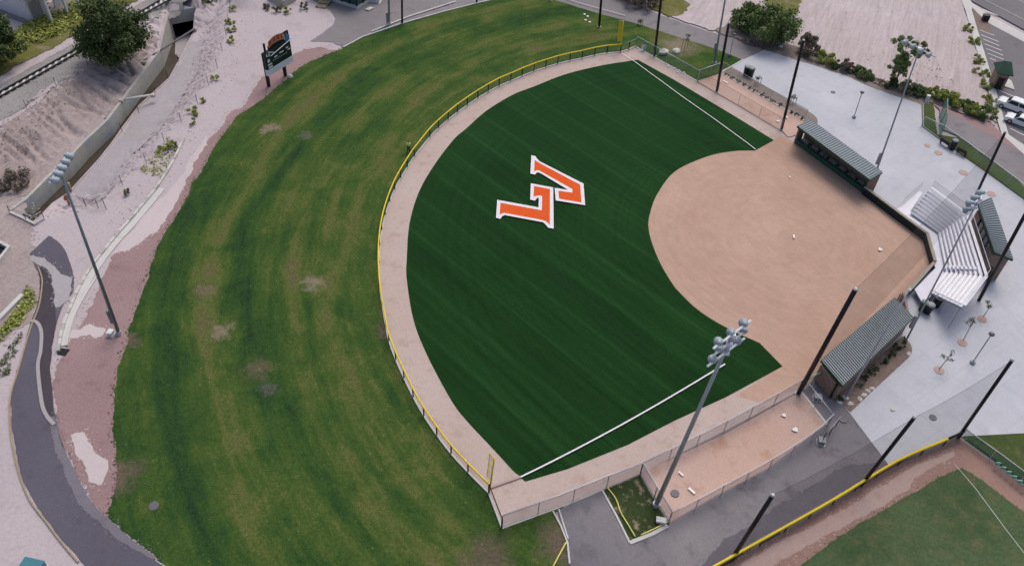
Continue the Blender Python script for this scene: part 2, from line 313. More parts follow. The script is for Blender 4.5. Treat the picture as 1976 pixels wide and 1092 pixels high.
plain('white_paint', (0.80, 0.78, 0.80), 0.6, var=0.05); plain('orange_turf', (0.70, 0.105, 0.022), 0.9, var=0.22, scale=6, spec=0.1)
plain('white_turf', (0.76, 0.73, 0.76), 0.9, var=0.12, scale=6, spec=0.1); plain('line_shadow_turf', (0.012, 0.02, 0.035), 0.9)
plain('yellow_rail', (0.78, 0.58, 0.018), 0.45); plain('yellow_faded', (0.70, 0.50, 0.12), 0.5); plain('black_steel', (0.018, 0.012, 0.016), 0.4); plain('dark_post', (0.022, 0.018, 0.02), 0.5)
plain('galvanised', (0.34, 0.36, 0.385), 0.45, 0.35); plain('galv_bright', (0.50, 0.50, 0.55), 0.4, 0.3); plain('lamp_grey', (0.33, 0.385, 0.42), 0.5, 0.1); plain('lamp_arm', (0.68, 0.69, 0.76), 0.45)
plain('lamp_glass', (0.5, 0.52, 0.55), 0.15); plain('pole_teal', (0.19, 0.24, 0.26), 0.45, 0.3); plain('roof_metal', (0.215, 0.255, 0.285), 0.4, 0.25, 0.06); plain('roof_seam', (0.035, 0.05, 0.065), 0.45, 0.2)
plain('green_fascia', (0.025, 0.07, 0.045), 0.5); plain('green_pad', (0.02, 0.085, 0.055), 0.6); plain('dark_pad', (0.012, 0.022, 0.024), 0.6); plain('green_rail', (0.12, 0.36, 0.27), 0.5)
plain('aluminium', (0.82, 0.81, 0.86), 0.4, 0.0); plain('aluminium_deck', (0.70, 0.69, 0.76), 0.45, 0.0); plain('under_metal', (0.26, 0.25, 0.30), 0.6)
plain('coping', (0.35, 0.32, 0.27), 0.8); plain('cream_wall', (0.55, 0.56, 0.58), 0.6, var=0.05); plain('white_wall', (0.62, 0.62, 0.67), 0.6, var=0.06, scale=0.6); plain('void_shade', (0.02, 0.02, 0.022), 0.9)  # the last one paints the shade inside openings as near-black
plain('rail_steel', (0.02, 0.02, 0.022), 0.5, 0.2); plain('sleeper_concrete', (0.62, 0.60, 0.60), 0.85); plain('bark', (0.09, 0.065, 0.05), 0.9); plain('wood', (0.34, 0.27, 0.19), 0.8); plain('stake_wood', (0.2, 0.15, 0.12), 0.8)
plain('rust', (0.30, 0.12, 0.07), 0.8); plain('bin_black', (0.02, 0.02, 0.028), 0.5); plain('bin_green', (0.02, 0.05, 0.035), 0.5); plain('box_grey', (0.28, 0.29, 0.31), 0.5); plain('box_white', (0.68, 0.67, 0.66), 0.5)
plain('hi_vis', (0.62, 0.86, 0.30), 0.8); plain('skin', (0.42, 0.25, 0.18), 0.6); plain('denim', (0.035, 0.045, 0.075), 0.85); plain('cap_dark', (0.02, 0.03, 0.028), 0.8); plain('shoe', (0.06, 0.035, 0.035), 0.8)
plain('car_white', (0.78, 0.79, 0.82), 0.2, 0.0, 0.02, spec=0.6); plain('car_glass', (0.02, 0.025, 0.03), 0.08, spec=0.6); plain('tyre', (0.012, 0.012, 0.013), 0.8); plain('hub', (0.4, 0.4, 0.42), 0.3, 0.6); plain('red_lamp', (0.5, 0.03, 0.02), 0.3); plain('head_lamp', (0.75, 0.77, 0.8), 0.15)
plain('score_green', (0.010, 0.028, 0.022), 0.5); plain('score_white', (0.72, 0.74, 0.80), 0.5); plain('score_orange', (0.62, 0.20, 0.11), 0.6); plain('score_blue', (0.03, 0.22, 0.45), 0.4); plain('glass_green', (0.03, 0.075, 0.075), 0.12, spec=0.6); plain('score_black', (0.008, 0.008, 0.01), 0.6)
plain('rock_pale', (0.55, 0.53, 0.49), 0.85); plain('rock_dark', (0.20, 0.15, 0.135), 0.9); plain('teal_metal', (0.06, 0.2, 0.24), 0.4); plain('hose_yellow', (0.72, 0.66, 0.18), 0.6); plain('manhole', (0.13, 0.125, 0.14), 0.6, 0.3); plain('plate_white', (0.82, 0.8, 0.8), 0.6)
plain('kerb_edge', (0.30, 0.28, 0.27), 0.85); plain('tree_well', (0.46, 0.33, 0.29), 0.95, var=0.15, scale=4); plain('teal_sign', (0.24, 0.55, 0.44), 0.5)
mesh_mat('chain_grey', (0.46, 0.43, 0.48), 0.42); mesh_mat('chain_clear', (0.16, 0.15, 0.15), 0.16); mesh_mat('chain_green', (0.10, 0.22, 0.16), 0.30); mesh_mat('windscreen_green', (0.06, 0.22, 0.15), 0.55)
mesh_mat('net_dark', (0.012, 0.008, 0.014), 0.21); mesh_mat('yellow_mesh', (0.75, 0.60, 0.10), 0.32); mesh_mat('windscreen_dark', (0.02, 0.02, 0.025), 0.85); mesh_mat('yellow_mesh_solid', (0.75, 0.58, 0.02), 0.85)
leaf_mat('leaf_dark', (0.036, 0.062, 0.022), (0.068, 0.108, 0.034), (0.15, 0.195, 0.07)); leaf_mat('leaf_mid', (0.065, 0.105, 0.03), (0.13, 0.19, 0.06), (0.26, 0.32, 0.12))
leaf_mat('leaf_yellow', (0.17, 0.2, 0.035), (0.31, 0.345, 0.075), (0.46, 0.48, 0.15)); leaf_mat('leaf_dry', (0.12, 0.095, 0.07), (0.2, 0.16, 0.125), (0.3, 0.25, 0.19)); leaf_mat('leaf_grey', (0.09, 0.105, 0.05), (0.16, 0.17, 0.09), (0.24, 0.24, 0.14))
leaf_mat('leaf_bright', (0.09, 0.14, 0.04), (0.18, 0.25, 0.08), (0.33, 0.4, 0.16)); leaf_mat('leaf_lawn', (0.05, 0.09, 0.02), (0.085, 0.125, 0.03), (0.16, 0.16, 0.06)); leaf_mat('litter_pale', (0.30, 0.26, 0.2), (0.45, 0.42, 0.36), (0.66, 0.64, 0.6))

# ------------------------------------------------------------------ mesh helpers
class MB:
    def __init__(s): s.v = []; s.f = []
    def add(s, v, f):
        o = len(s.v); s.v += [tuple(x) for x in v]; s.f += [tuple(i + o for i in q) for q in f]; return s
    def box(s, lo, hi):
        (a, b, c), (d, e, g) = lo, hi
        return s.add([(a, b, c), (d, b, c), (d, e, c), (a, e, c), (a, b, g), (d, b, g), (d, e, g), (a, e, g)],
                     [(0, 3, 2, 1), (4, 5, 6, 7), (0, 1, 5, 4), (1, 2, 6, 5), (2, 3, 7, 6), (3, 0, 4, 7)])
    def hexa(s, b4, t4):
        return s.add(list(b4) + list(t4), [(0, 3, 2, 1), (4, 5, 6, 7), (0, 1, 5, 4), (1, 2, 6, 5), (2, 3, 7, 6), (3, 0, 4, 7)])
    def tube(s, a, b, r0, r1=None, n=8, caps=True):
        a = Vector(a); b = Vector(b); r1 = r0 if r1 is None else r1; d = (b - a).normalized()
        x = d.orthogonal().normalized(); y = d.cross(x); v = []
        for q, r in ((a, r0), (b, r1)):
            for k in range(n):
                t = 2 * math.pi * k / n; v.append(q + (x * math.cos(t) + y * math.sin(t)) * r)
        f = [(k, (k + 1) % n, n + (k + 1) % n, n + k) for k in range(n)]
        if caps: f += [tuple(range(n))[::-1], tuple(range(n, 2 * n))]
        return s.add(v, f)
    def path(s, pts, r, n=6):
        P = [Vector(p) for p in pts]; v = []
        for i, p in enumerate(P):
            d = (P[min(i + 1, len(P) - 1)] - P[max(i - 1, 0)]).normalized()
            x = d.cross(Vector((0, 0, 1)));  x = x.normalized() if x.length > 1e-3 else Vector((1, 0, 0)); y = x.cross(d)
            for k in range(n):
                t = 2 * math.pi * k / n; v.append(p + (x * math.cos(t) + y * math.sin(t)) * r)
        f = []
        for i in range(len(P) - 1):
            for k in range(n): f.append((i * n + k, i * n + (k + 1) % n, (i + 1) * n + (k + 1) % n, (i + 1) * n + k))
        f += [tuple(range(n))[::-1], tuple(range((len(P) - 1) * n, len(P) * n))]
        return s.add(v, f)
    def lathe(s, o, axis, prof, n=10):
        o = Vector(o); d = Vector(axis).normalized(); x = d.orthogonal().normalized(); y = d.cross(x); v = []
        for (r, h) in prof:
            for k in range(n):
                t = 2 * math.pi * k / n; v.append(o + d * h + (x * math.cos(t) + y * math.sin(t)) * max(r, 1e-3))
        f = []; m = len(prof)
        for i in range(m - 1):
            for k in range(n): f.append((i * n + k, i * n + (k + 1) % n, (i + 1) * n + (k + 1) % n, (i + 1) * n + k))
        f += [tuple(range(n))[::-1], tuple(range((m - 1) * n, m * n))]
        return s.add(v, f)
    def ribbon(s, pts, z0, z1):
        v = []; f = []
        for i, p in enumerate(pts):
            v += [(p[0], p[1], p[2] + z0), (p[0], p[1], p[2] + z1)]
            if i: f.append((2 * i - 2, 2 * i, 2 * i + 1, 2 * i - 1))
        return s.add(v, f)
    def band(s, pts, w, z0, z1):
        """a kerb-like strip of width w along a polyline, from height z0 to z1"""
        P = [Vector(p) for p in pts]; v = []; f = []
        for i, p in enumerate(P):
            d = P[min(i + 1, len(P) - 1)] - P[max(i - 1, 0)]; nrm = Vector((-d.y, d.x, 0)).normalized() * (w / 2)
            v += [p + nrm + Vector((0, 0, z0)), p - nrm + Vector((0, 0, z0)), p - nrm + Vector((0, 0, z1)), p + nrm + Vector((0, 0, z1))]
            if i:
                a = 4 * (i - 1); b = 4 * i
                f += [(a + k, a + (k + 1) % 4, b + (k + 1) % 4, b + k) for k in range(4)]
        f += [(3, 2, 1, 0), tuple(4 * (len(P) - 1) + k for k in range(4))]
        return s.add(v, f)
    def mesh(s, name, mat, off=(0, 0, 0), smooth=False):
        m = bpy.data.meshes.new(name); o = Vector(off)
        m.from_pydata([tuple(Vector(v) - o) for v in s.v], [], s.f); m.materials.append(MATS[mat])
        if smooth: m.polygons.foreach_set('use_smooth', [True] * len(m.polygons))
        bm = bmesh.new(); bm.from_mesh(m); bmesh.ops.recalc_face_normals(bm, faces=bm.faces); bm.to_mesh(m); bm.free()
        m.update(); return m
    def build(s, name, mat, parent=None, smooth=False):
        if parent is None:
            off = Vector(s.v[0]) if s.v else Vector(); off = Vector((0, 0, 0))
        else: off = wloc(parent)
        return link(name, s.mesh(name, mat, off, smooth), parent)
def wloc(o):
    v = Vector(o.location)
    while o.parent: o = o.parent; v += Vector(o.location)
    return v
def link(name, me, parent=None, loc=(0, 0, 0)):
    o = bpy.data.objects.new(name, me); COL.objects.link(o); o.location = loc
    if parent is not None: o.parent = parent
    return o
def tag(o, label=None, cat=None, group=None, kind=None):
    for k, v in (('label', label), ('category', cat), ('group', group), ('kind', kind)):
        if v: o[k] = v
    return o
def thing(name, label, cat, loc, group=None):
    o = bpy.data.objects.new(name, None); COL.objects.link(o); o.location = tuple(loc); o.empty_display_size = 0.3
    return tag(o, label, cat, group)
def part_copy(name, me, parent, wpos):
    return link(name, me, parent, tuple(Vector(wpos) - wloc(parent)))

# ------------------------------------------------------------------ sheets of ground
LAYER = [0.0]
def roughen(P, amp, step=0.3):
    out = []
    for i, a in enumerate(P):
        b = P[(i + 1) % len(P)]; d = np.hypot(*(b - a)); n = max(1, int(d / step))
        nr = np.array([-(b - a)[1], (b - a)[0]]) / (d + 1e-9)
        for k in range(n):
            q = a + (b - a) * k / n
            j = noise.noise((q[0] * 0.5, q[1] * 0.5, 4.2)) + 0.6 * noise.noise((q[0] * 1.7, q[1] * 1.7, 8.8)) + 0.4 * noise.noise((q[0] * 4.3, q[1] * 4.3, 2.2))
            out.append(q + nr * j * amp)
    return out
def sheet(name, px, mat, label=None, jitter=0.0, kind='structure', z=None, parent=None, drape=False, step=1.2, world=None, fringe=None):
    P = [np.array(G(*p)[:2]) for p in px] if world is None else [np.array(q) for q in world]
    if jitter: P = roughen(P, jitter)
    if z is None: LAYER[0] += 0.006; z = LAYER[0]
    if not drape:
        vs = [Vector((p[0], p[1], z)) for p in P]; tri = tessellate_polygon([vs]); mb = MB().add(vs, tri)
    else:
        A = np.array(P); lo = A.min(0); hi = A.max(0); pts = [Vector(p) for p in P]; n0 = len(pts)
        for x in np.arange(lo[0], hi[0], step):
            for y in np.arange(lo[1], hi[1], step):
                q = (x + rng.uniform(-.2, .2) * step, y + rng.uniform(-.2, .2) * step)
                if inside(q, A): pts.append(Vector(q))
        vo, _, fo, _, _, _ = delaunay_2d_cdt(pts, [(i, (i + 1) % n0) for i in range(n0)], [], 0, 1e-4)
        f = [t for t in fo if inside((sum(vo[i].x for i in t) / 3, sum(vo[i].y for i in t) / 3), A)]
        mb = MB().add([(q.x, q.y, hf(q.x, q.y) + z) for q in vo], f)
    if fringe:      # crumbs of the same cover scattered over its ragged edge
        wd, gap, sz = fringe; fr = np.random.default_rng(len(P))
        for i, a in enumerate(P):
            b = P[(i + 1) % len(P)]; d = np.hypot(*(b - a)); nr = np.array([-(b - a)[1], (b - a)[0]]) / (d + 1e-9)
            for _ in range(int(d / gap + fr.random())):
                q = a + (b - a) * fr.random() + nr * fr.normal() * wd; r_ = sz * fr.uniform(0.35, 1.3); n = 6; ph = fr.uniform(0, 6.3); zz = z + fr.uniform(0.0006, 0.0052)
                mb.add([(q[0] + r_ * fr.uniform(0.5, 1.1) * math.cos(ph + k * 1.047) * 1.4, q[1] + r_ * fr.uniform(0.5, 1.1) * math.sin(ph + k * 1.047), zz) for k in range(n)], [tuple(range(n))])
    o = mb.build(name, mat, parent, smooth=drape)
    if parent is None:
        tag(o, kind=kind)
        if label: tag(o, label)
    for p in o.data.polygons:
        pass
    return o
def line_strip(name, pts, w, z, mat, parent=None, kind=None, label=None):
    P = [np.array(p[:2]) for p in pts]; v = []; f = []
    for i, p in enumerate(P):
        d = P[min(i + 1, len(P) - 1)] - P[max(i - 1, 0)]; n = np.array([-d[1], d[0]]) / (np.hypot(*d) + 1e-9) * w / 2
        v += [(*(p + n), z), (*(p - n), z)]
        if i: f.append((2 * i - 2, 2 * i - 1, 2 * i + 1, 2 * i))
    o = MB().add(v, f).build(name, mat, parent)
    if kind: tag(o, label, kind=kind)
    return o

# --- the ground itself: one sheet out to the horizon, with the drain trench cut out of it
SLOT_R = [(372, 67), (354, 103), (328, 151), (269, 205), (238, 246), (215, 279), (192, 308), (138, 367), (100, 392), (64, 424)]
def slot_r(k):
    return G(*SLOT_R[k])[:2]
BALLAST_PX = [(-80, 205), (0, 152), (60, 120), (165, 62), (250, 18), (300, -8), (420, -30), (370, -2), (300, 34), (255, 68), (170, 122), (90, 180), (0, 236), (-80, 290)]
BANK_PX = [(-60, 290), (0, 246), (60, 208), (110, 170), (160, 130), (215, 98), (262, 60), (306, 62), (303, 98), (263, 152), (206, 229), (157, 277), (127, 310), (93, 340), (50, 378), (0, 392), (-60, 430)]
SILT_PX = [(366, 82), (395, 75), (380, 140), (345, 198), (305, 255), (258, 297), (232, 347), (205, 385), (150, 382), (142, 368), (195, 310), (220, 280), (242, 250), (275, 208), (332, 153), (356, 106)]
UNDER = [(q, q.min(0), q.max(0)) for q in (np.array([G(*p)[:2] for p in px]) for px in (BANK_PX, SILT_PX, BALLAST_PX))]
def build_ground():
    hole = [WALLW[i] for i in range(len(WALLW))] + [slot_r(k) for k in range(len(SLOT_R) - 1, -1, -1)] + [G0(377, 40, -DEPTH)[:2], G0(379, 17)[:2]]
    A = np.array(hole)
    big = [(-1500, -1500), (1500, -1500), (1500, 1500), (-1500, 1500)]
    pts = [Vector(p) for p in big] + [Vector(p) for p in hole]; nh = len(hole)
    edges = [(0, 1), (1, 2), (2, 3), (3, 0)] + [(4 + i, 4 + (i + 1) % nh) for i in range(nh)]
    zone = np.vstack([BASIN, BANKPOLY]); lo = zone.min(0) - 4; hi = zone.max(0) + 4
    for x in np.arange(lo[0], hi[0], 0.5):
        for y in np.arange(lo[1], hi[1], 0.5):
            q = (x + rng.uniform(-.15, .15), y + rng.uniform(-.15, .15))
            if inside(q, A): continue
            if inside(q, BASIN) or inside(q, BANKPOLY) or (rng.random() < 0.06): pts.append(Vector(q))
            if inside(q, BASIN) and seg_dist(np.array(q), CRESTW)[0] < 5.6: pts += [Vector((q[0] + 0.25, q[1])), Vector((q[0], q[1] + 0.25)), Vector((q[0] + 0.25, q[1] + 0.25))]
    for x in np.arange(-140, 330, 12.0):
        for y in np.arange(-330, 140, 12.0):
            if not (lo[0] < x < hi[0] and lo[1] < y < hi[1]): pts.append(Vector((x, y)))
    vo, _, fo, _, _, _ = delaunay_2d_cdt(pts, edges, [], 0, 1e-4)
    f = [t for t in fo if not inside((sum(vo[i].x for i in t) / 3, sum(vo[i].y for i in t) / 3), A)]
    wl = WALLW; vs = []
    for q in vo:
        p = np.array((q.x, q.y)); z = hf(*p)
        if lo[0] < p[0] < hi[0] and lo[1] < p[1] < hi[1]:
            if seg_dist(p, wl)[0] < 0.03: z = max(0.0, hf(p[0] + 0.3, p[1] - 0.3)) * 0
            else:
                for h in hole[len(WALLW):-1]:
                    if np.hypot(*(h - p)) < 0.03: z = min(z, -0.3)
        for pg in UNDER:
            if pg[1][0] < p[0] < pg[2][0] and pg[1][1] < p[1] < pg[2][1] and inside(p, pg[0]) and seg_dist(p, np.vstack([pg[0], pg[0][:1]]))[0] > 1.2: z -= 0.9
        vs.append((p[0], p[1], z))
    o = MB().add(vs, f).build('ground', 'sand', smooth=True); tag(o, kind='structure')
build_ground()

# ------------------------------------------------------------------ flat surfaces of the setting
FENCE = cr([(1197, 102.6), (1171.0, 104.6), (1147, 108.7), (1123, 114.4), (1099.5, 119.2), (1076, 125), (1053, 132), (1030, 139.7), (1007.4, 148.7), (985.6, 158.5),
            (963, 168), (942, 179.5), (922, 191.5), (902, 205), (883, 218.5), (865, 233), (846.7, 249), (829.7, 266), (800, 303.3), (786.4, 324), (773.6, 345), (762, 367), (752.3, 390.5), (743.8, 416),
            (737, 445), (733, 475), (731.5, 510), (733, 550), (738, 590), (745, 630), (750.8, 659), (763.8, 695), (779.7, 730), (797.4, 766.4), (818, 803), (843, 840), (870.5, 876), (903, 911.5), (943, 951.7)], 3)
TURF_OUT = cr([(1000, 917), (989, 908), (951.5, 867), (900, 812), (869.5, 771), (823, 683.6), (797.7, 617), (785, 540), (785, 501), (790, 434), (808, 372.6), (838.7, 318.7), (876, 270), (900, 249), (938.7, 215), (988.7, 184.6), (1031, 168), (1090, 145), (1159.5, 128), (1218, 118.5), (1231, 117)], 5)
ARC = cr([(1457, 292), (1416, 293), (1365, 303), (1303, 331.5), (1270, 372.6), (1256, 406), (1251, 437), (1258, 470), (1275, 511), (1298, 549.5), (1310, 564), (1339, 592.6), (1370, 615), (1403, 633.6), (1424, 644), (1465.6, 662.6)], 5)
FIELD_EDGE = [(943, 951.7), (968, 1018), (1075, 979), (1170, 941), (1234, 917), (1300, 884), (1400, 833), (1500, 778), (1538, 757), (1573, 731), (1727, 592), (1757, 565), (1797, 519), (1783, 464), (1664, 374), (1532, 276), (1516, 266), (1505, 253), (1430, 207), (1345, 158), (1270, 115), (1227, 94), (1222, 91)]

LAWN_L = cr([(663, 93), (620, 110), (580, 130), (550, 155), (510, 190), (460, 225), (430, 262), (400, 310), (370, 360), (345, 410), (312, 460), (290, 520), (270, 580), (252, 630), (240, 680), (228, 720), (222, 780), (219, 830), (224, 880), (222, 930), (210, 1000)], 3)
sheet('bare_earth', cr([(655, 97), (600, 92), (555, 112), (505, 150), (470, 205), (445, 215), (425, 250), (388, 285), (372, 330), (346, 372), (325, 420), (268, 440), (214, 492), (190, 560), (165, 615), (135, 655), (118, 692), (105, 740), (107, 800), (120, 850), (150, 915), (180, 965), (212, 1004)], 3) + [(235, 1000), (260, 700), (330, 500), (460, 300), (660, 110)], 'brown_dirt', jitter=0.5, fringe=(0.44, 0.154, 0.09))
sheet('pale_dirt', cr([(398, 262), (372, 300), (342, 352), (300, 395), (262, 436), (225, 478), (213, 492), (250, 482), (290, 455), (322, 425), (340, 390), (362, 352), (385, 312), (402, 285)], 3), 'pale_sand', jitter=0.35, fringe=(0.4, 0.154, 0.09))
sheet('dirt_track', cr([(412, 262), (385, 300), (362, 345), (345, 385), (318, 430), (322, 440), (352, 400), (375, 352), (398, 312), (425, 268)], 3), 'brown_dirt', jitter=0.4)
sheet('sand_patch', cr([(133, 650), (140, 636), (158, 634), (172, 626), (190, 630), (203, 634), (198, 646), (184, 652), (165, 648), (150, 654)], 3), 'pale_sand', jitter=0.35, fringe=(0.28, 0.132, 0.072))
sheet('sand_patch', cr([(134, 838), (146, 834), (162, 838), (172, 850), (178, 868), (198, 884), (208, 905), (200, 928), (184, 936), (168, 922), (158, 894), (138, 862)], 3), 'pale_sand', jitter=0.35, fringe=(0.28, 0.132, 0.072))
sheet('earth_patch', cr([(0, 395), (40, 380), (60, 470), (80, 540), (70, 600), (30, 640), (0, 660), (-60, 660), (-60, 400)], 3), 'bank_dirt', jitter=0.8, fringe=(0.72, 0.088, 0.09))
sheet('lawn', LAWN_L + [(250, 1035), (300, 1075), (340, 1108), (480, 1210), (600, 1400), (1085, 1450), (1098, 1200), (1098, 1090), (1093, 1045), (1075, 990), (1100, 960), (900, 700), (850, 450), (1000, 220), (1230, 130), (1340, 165), (1391, 143), (1434, 117), (1380, 95), (1313, 74), (1236, 49), (1159, 28), (1067, 0), (1040, -12), (1000, -10), (960, 0), (920, 8), (850, 26), (776, 47), (700, 73)], 'lawn_grass', jitter=0.25, fringe=(0.28, 0.11, 0.078))
sheet('asphalt_yard', [(663, 93), (640, 82), (597, 81), (618, 68), (643, 50), (648, 38), (638, 22), (610, 5), (570, -30), (600, -90), (1000, -110), (1120, -60), (1203, -2), (1277, 31), (1365, 61), (1449, 85), (1479, 96), (1434, 117), (1380, 95), (1313, 74), (1236, 49), (1159, 28), (1067, 0), (1040, -12), (1000, -10), (960, 0), (920, 8), (850, 26), (776, 47), (700, 73)], 'asphalt_worn', jitter=0.12)
sheet('asphalt_path', cr([(58, 490), (66, 513), (77, 535), (76, 565), (72, 590), (62, 615), (52, 650), (38, 700), (25, 745), (22, 790), (27, 850), (40, 910), (60, 960), (90, 1000), (120, 1040), (155, 1080), (190, 1120), (280, 1230), (330, 1380)], 4) + cr([(560, 1380), (480, 1220), (345, 1115), (310, 1088), (265, 1052), (205, 1000), (170, 960), (150, 920), (130, 880), (115, 840), (107, 800), (102, 760), (97, 710), (100, 670), (106, 640), (116, 602), (130, 578), (143, 560), (142, 530), (135, 505), (120, 475), (95, 456)], 4), 'asphalt_path', jitter=0.1)
sheet('fresh_asphalt', cr([(70, 512), (77, 535), (76, 565), (72, 590), (62, 618), (74, 626), (80, 645), (78, 680), (72, 705), (75, 745), (80, 785), (92, 803), (104, 802), (101, 760), (97, 710), (101, 670), (108, 630), (106, 590), (104, 565), (98, 535), (88, 520)], 4), 'asphalt_new', jitter=0.12)
sheet('silt_wash', cr([(60, 494), (66, 510), (88, 518), (98, 534), (104, 562), (107, 592), (120, 590), (132, 576), (139, 556), (137, 538), (120, 528), (104, 516), (84, 500)], 4), 'silt', jitter=0.3, fringe=(0.24, 0.132, 0.072))
line_strip('sand_line', [G(*p) for p in cr([(60, 620), (70, 622), (78, 632), (81, 650), (79, 680), (74, 705), (77, 745), (83, 785), (93, 806), (105, 820)], 4)], 0.35, 0.14, 'silt', kind='structure')
sheet('worn_asphalt', cr([(95, 806), (108, 806), (116, 842), (131, 880), (150, 918), (171, 958), (205, 998), (265, 1050), (300, 1078), (240, 1050), (190, 1005), (150, 970), (128, 920), (108, 870)], 4), 'asphalt_grey', jitter=0.2, fringe=(0.2, 0.132, 0.072))
# --- the playing field
sheet('warning_track', FENCE + FIELD_EDGE[1:], 'track')
sheet('infield_clay', ARC + [(1509, 707), (1480, 724), (1420, 765), (1470, 778), (1538, 752), (1573, 731), (1727, 592), (1757, 565), (1797, 519), (1783, 464), (1664, 374), (1532, 276), (1516, 266), (1505, 262), (1493, 272)], 'clay', jitter=0.05)
sheet('artificial_turf', TURF_OUT + [(1300, 155), (1346.7, 183), (1420, 227), (1478.7, 263), (1493, 272)] + ARC + [(1509.6, 707.7), (1478.7, 724.6), (1400.5, 767), (1302, 812), (1211, 859), (1095, 905.6), (1013, 930)], 'turf_grass')
# --- bullpens and the lane beside them
sheet('asphalt_lane', [(1075, 985), (1165, 945), (1240, 912), (1545, 757), (1575, 733), (1605, 765), (1637, 797), (1714, 898), (1390, 1096), (1250, 1185), (1150, 1450), (1090, 1450), (1100, 1200), (1098, 1085), (1093, 1045)], 'asphalt_lane')
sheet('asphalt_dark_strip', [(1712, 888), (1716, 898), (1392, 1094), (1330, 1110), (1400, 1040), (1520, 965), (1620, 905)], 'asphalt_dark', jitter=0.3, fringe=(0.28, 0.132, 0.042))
sheet('bullpen_floor', [(1250, 907), (1400, 837), (1538, 760), (1547, 757), (1595, 819), (1480, 905), (1380, 958), (1293, 1008), (1237, 916)], 'bullpen_clay')
sheet('bullpen_floor', [(1345, 158), (1391, 143), (1472, 190), (1552, 235), (1536, 262), (1520, 266), (1507, 252), (1430, 206)], 'bullpen_clay')
line_strip('bullpen_edging', [G(*p) for p in [(1345, 159), (1430, 208), (1507, 254)]], 0.25, 0.16, 'tan_clay', kind='structure')
sheet('grass_patch', [(1165, 946), (1234, 918), (1289, 1009), (1286, 1020), (1216, 1048), (1190, 995)], 'patch_grass', jitter=0.08)
line_strip('patch_edging', [G(*p) for p in [(1162, 947), (1190, 997), (1215, 1048)]], 0.18, 0.16, 'pale_concrete', kind='structure')
line_strip('patch_edging', [G(*p) for p in [(1215, 1048), (1260, 1030), (1288, 1015)]], 0.35, 0.164, 'pale_concrete', kind='structure')
line_strip('lane_edging', [G(*p) for p in [(1067, 987), (1082, 1015), (1095, 1048), (1099, 1088)]], 0.15, 0.165, 'pale_concrete', kind='structure')
line_strip('lane_edging', [G(*p) for p in [(1078, 983), (1088, 1015), (1096, 1040)]], 0.13, 0.17, 'pale_concrete', kind='structure')
# --- concrete plaza behind home plate
sheet('concrete_plaza', [(1434, 117), (1475, 98), (1537.5, 117), (1630, 146), (1689, 172), (1732, 187), (1777, 202.5), (1778.6, 247), (1820, 277), (1900, 333), (1976, 388), (2110, 480), (2500, 760), (2500, 815), (1976, 837), (1855, 844), (1720, 897), (1714, 898), (1637, 796), (1605, 765), (1574, 733), (1727, 592), (1757, 566), (1798, 519), (1784, 463), (1665, 374), (1533, 276), (1552, 235), (1472, 190), (1391, 143), (1395, 137)], 'plaza_concrete')
sheet('planter_bed', [(1391, 142), (1407, 130), (1440, 148), (1500, 182), (1560, 217)] + cr([(1568, 222), (1576, 230), (1577, 240), (1570, 246)], 4) + [(1556, 240), (1552, 236), (1472, 191)], 'mulch_grey')
sheet('planter_bed', [(1606, 767), (1680, 702), (1740, 650)] + cr([(1748, 655), (1757, 667), (1759, 680), (1752, 692)], 4) + [(1700, 740), (1640, 797)], 'mulch')
sheet('mulch_strip', [(1480, 91), (1539, 109), (1632, 138), (1692, 163), (1740, 180), (1783, 197), (1778, 204), (1732, 188), (1689, 173), (1630, 147), (1537, 118), (1476, 98)], 'mulch_grey', jitter=0.2)
sheet('dirt_lot', [(1455, 62), (1480, 90), (1539, 108), (1632, 137), (1692, 162), (1740, 179), (1800, 200), (1912, 237), (1918, 244), (1893, 130), (1872, 60), (1856, 8), (1840, -40), (1500, -120), (1240, -70), (1205, -5), (1300, 36), (1370, 60)], 'tracked_dirt', jitter=0.3)
sheet('weed_bank', [(1375, 58), (1410, 50), (1450, 60), (1540, 95), (1600, 118), (1692, 152), (1760, 172), (1850, 195), (1910, 225), (1913, 238), (1800, 200), (1740, 182), (1632, 140), (1539, 110), (1480, 93), (1440, 84)], 'mulch_grey', jitter=0.6)
sheet('dry_weeds', [(1470, -20), (1555, -20), (1540, 20), (1530, 32), (1505, 28), (1480, 12)], 'weeds', jitter=0.6)
sheet('dry_weeds', [(1225, -20), (1300, -20), (1330, 12), (1320, 30), (1290, 35), (1250, 15)], 'weeds', jitter=0.6)
sheet('grass_verge', [(1781, 203), (1800, 202), (1808, 262), (1850, 268), (1890, 298), (1935, 328), (1965, 352), (1990, 380), (2000, 405), (1976, 387), (1900, 332), (1820, 276), (1780, 247)], 'verge', jitter=0.1)
sheet('gravel_path', [(1812, 214), (1850, 228), (1920, 268), (1980, 300), (2040, 330), (2040, 420), (1992, 385), (1966, 352), (1935, 327), (1890, 296), (1850, 265), (1815, 250)], 'asphalt_worn', jitter=0.15)
sheet('red_gravel', [(1800, 202), (1850, 222), (1912, 240), (1930, 258), (1965, 278), (1978, 290), (1976, 300), (1920, 269), (1850, 230), (1812, 214)], 'brown_dirt', jitter=0.15)
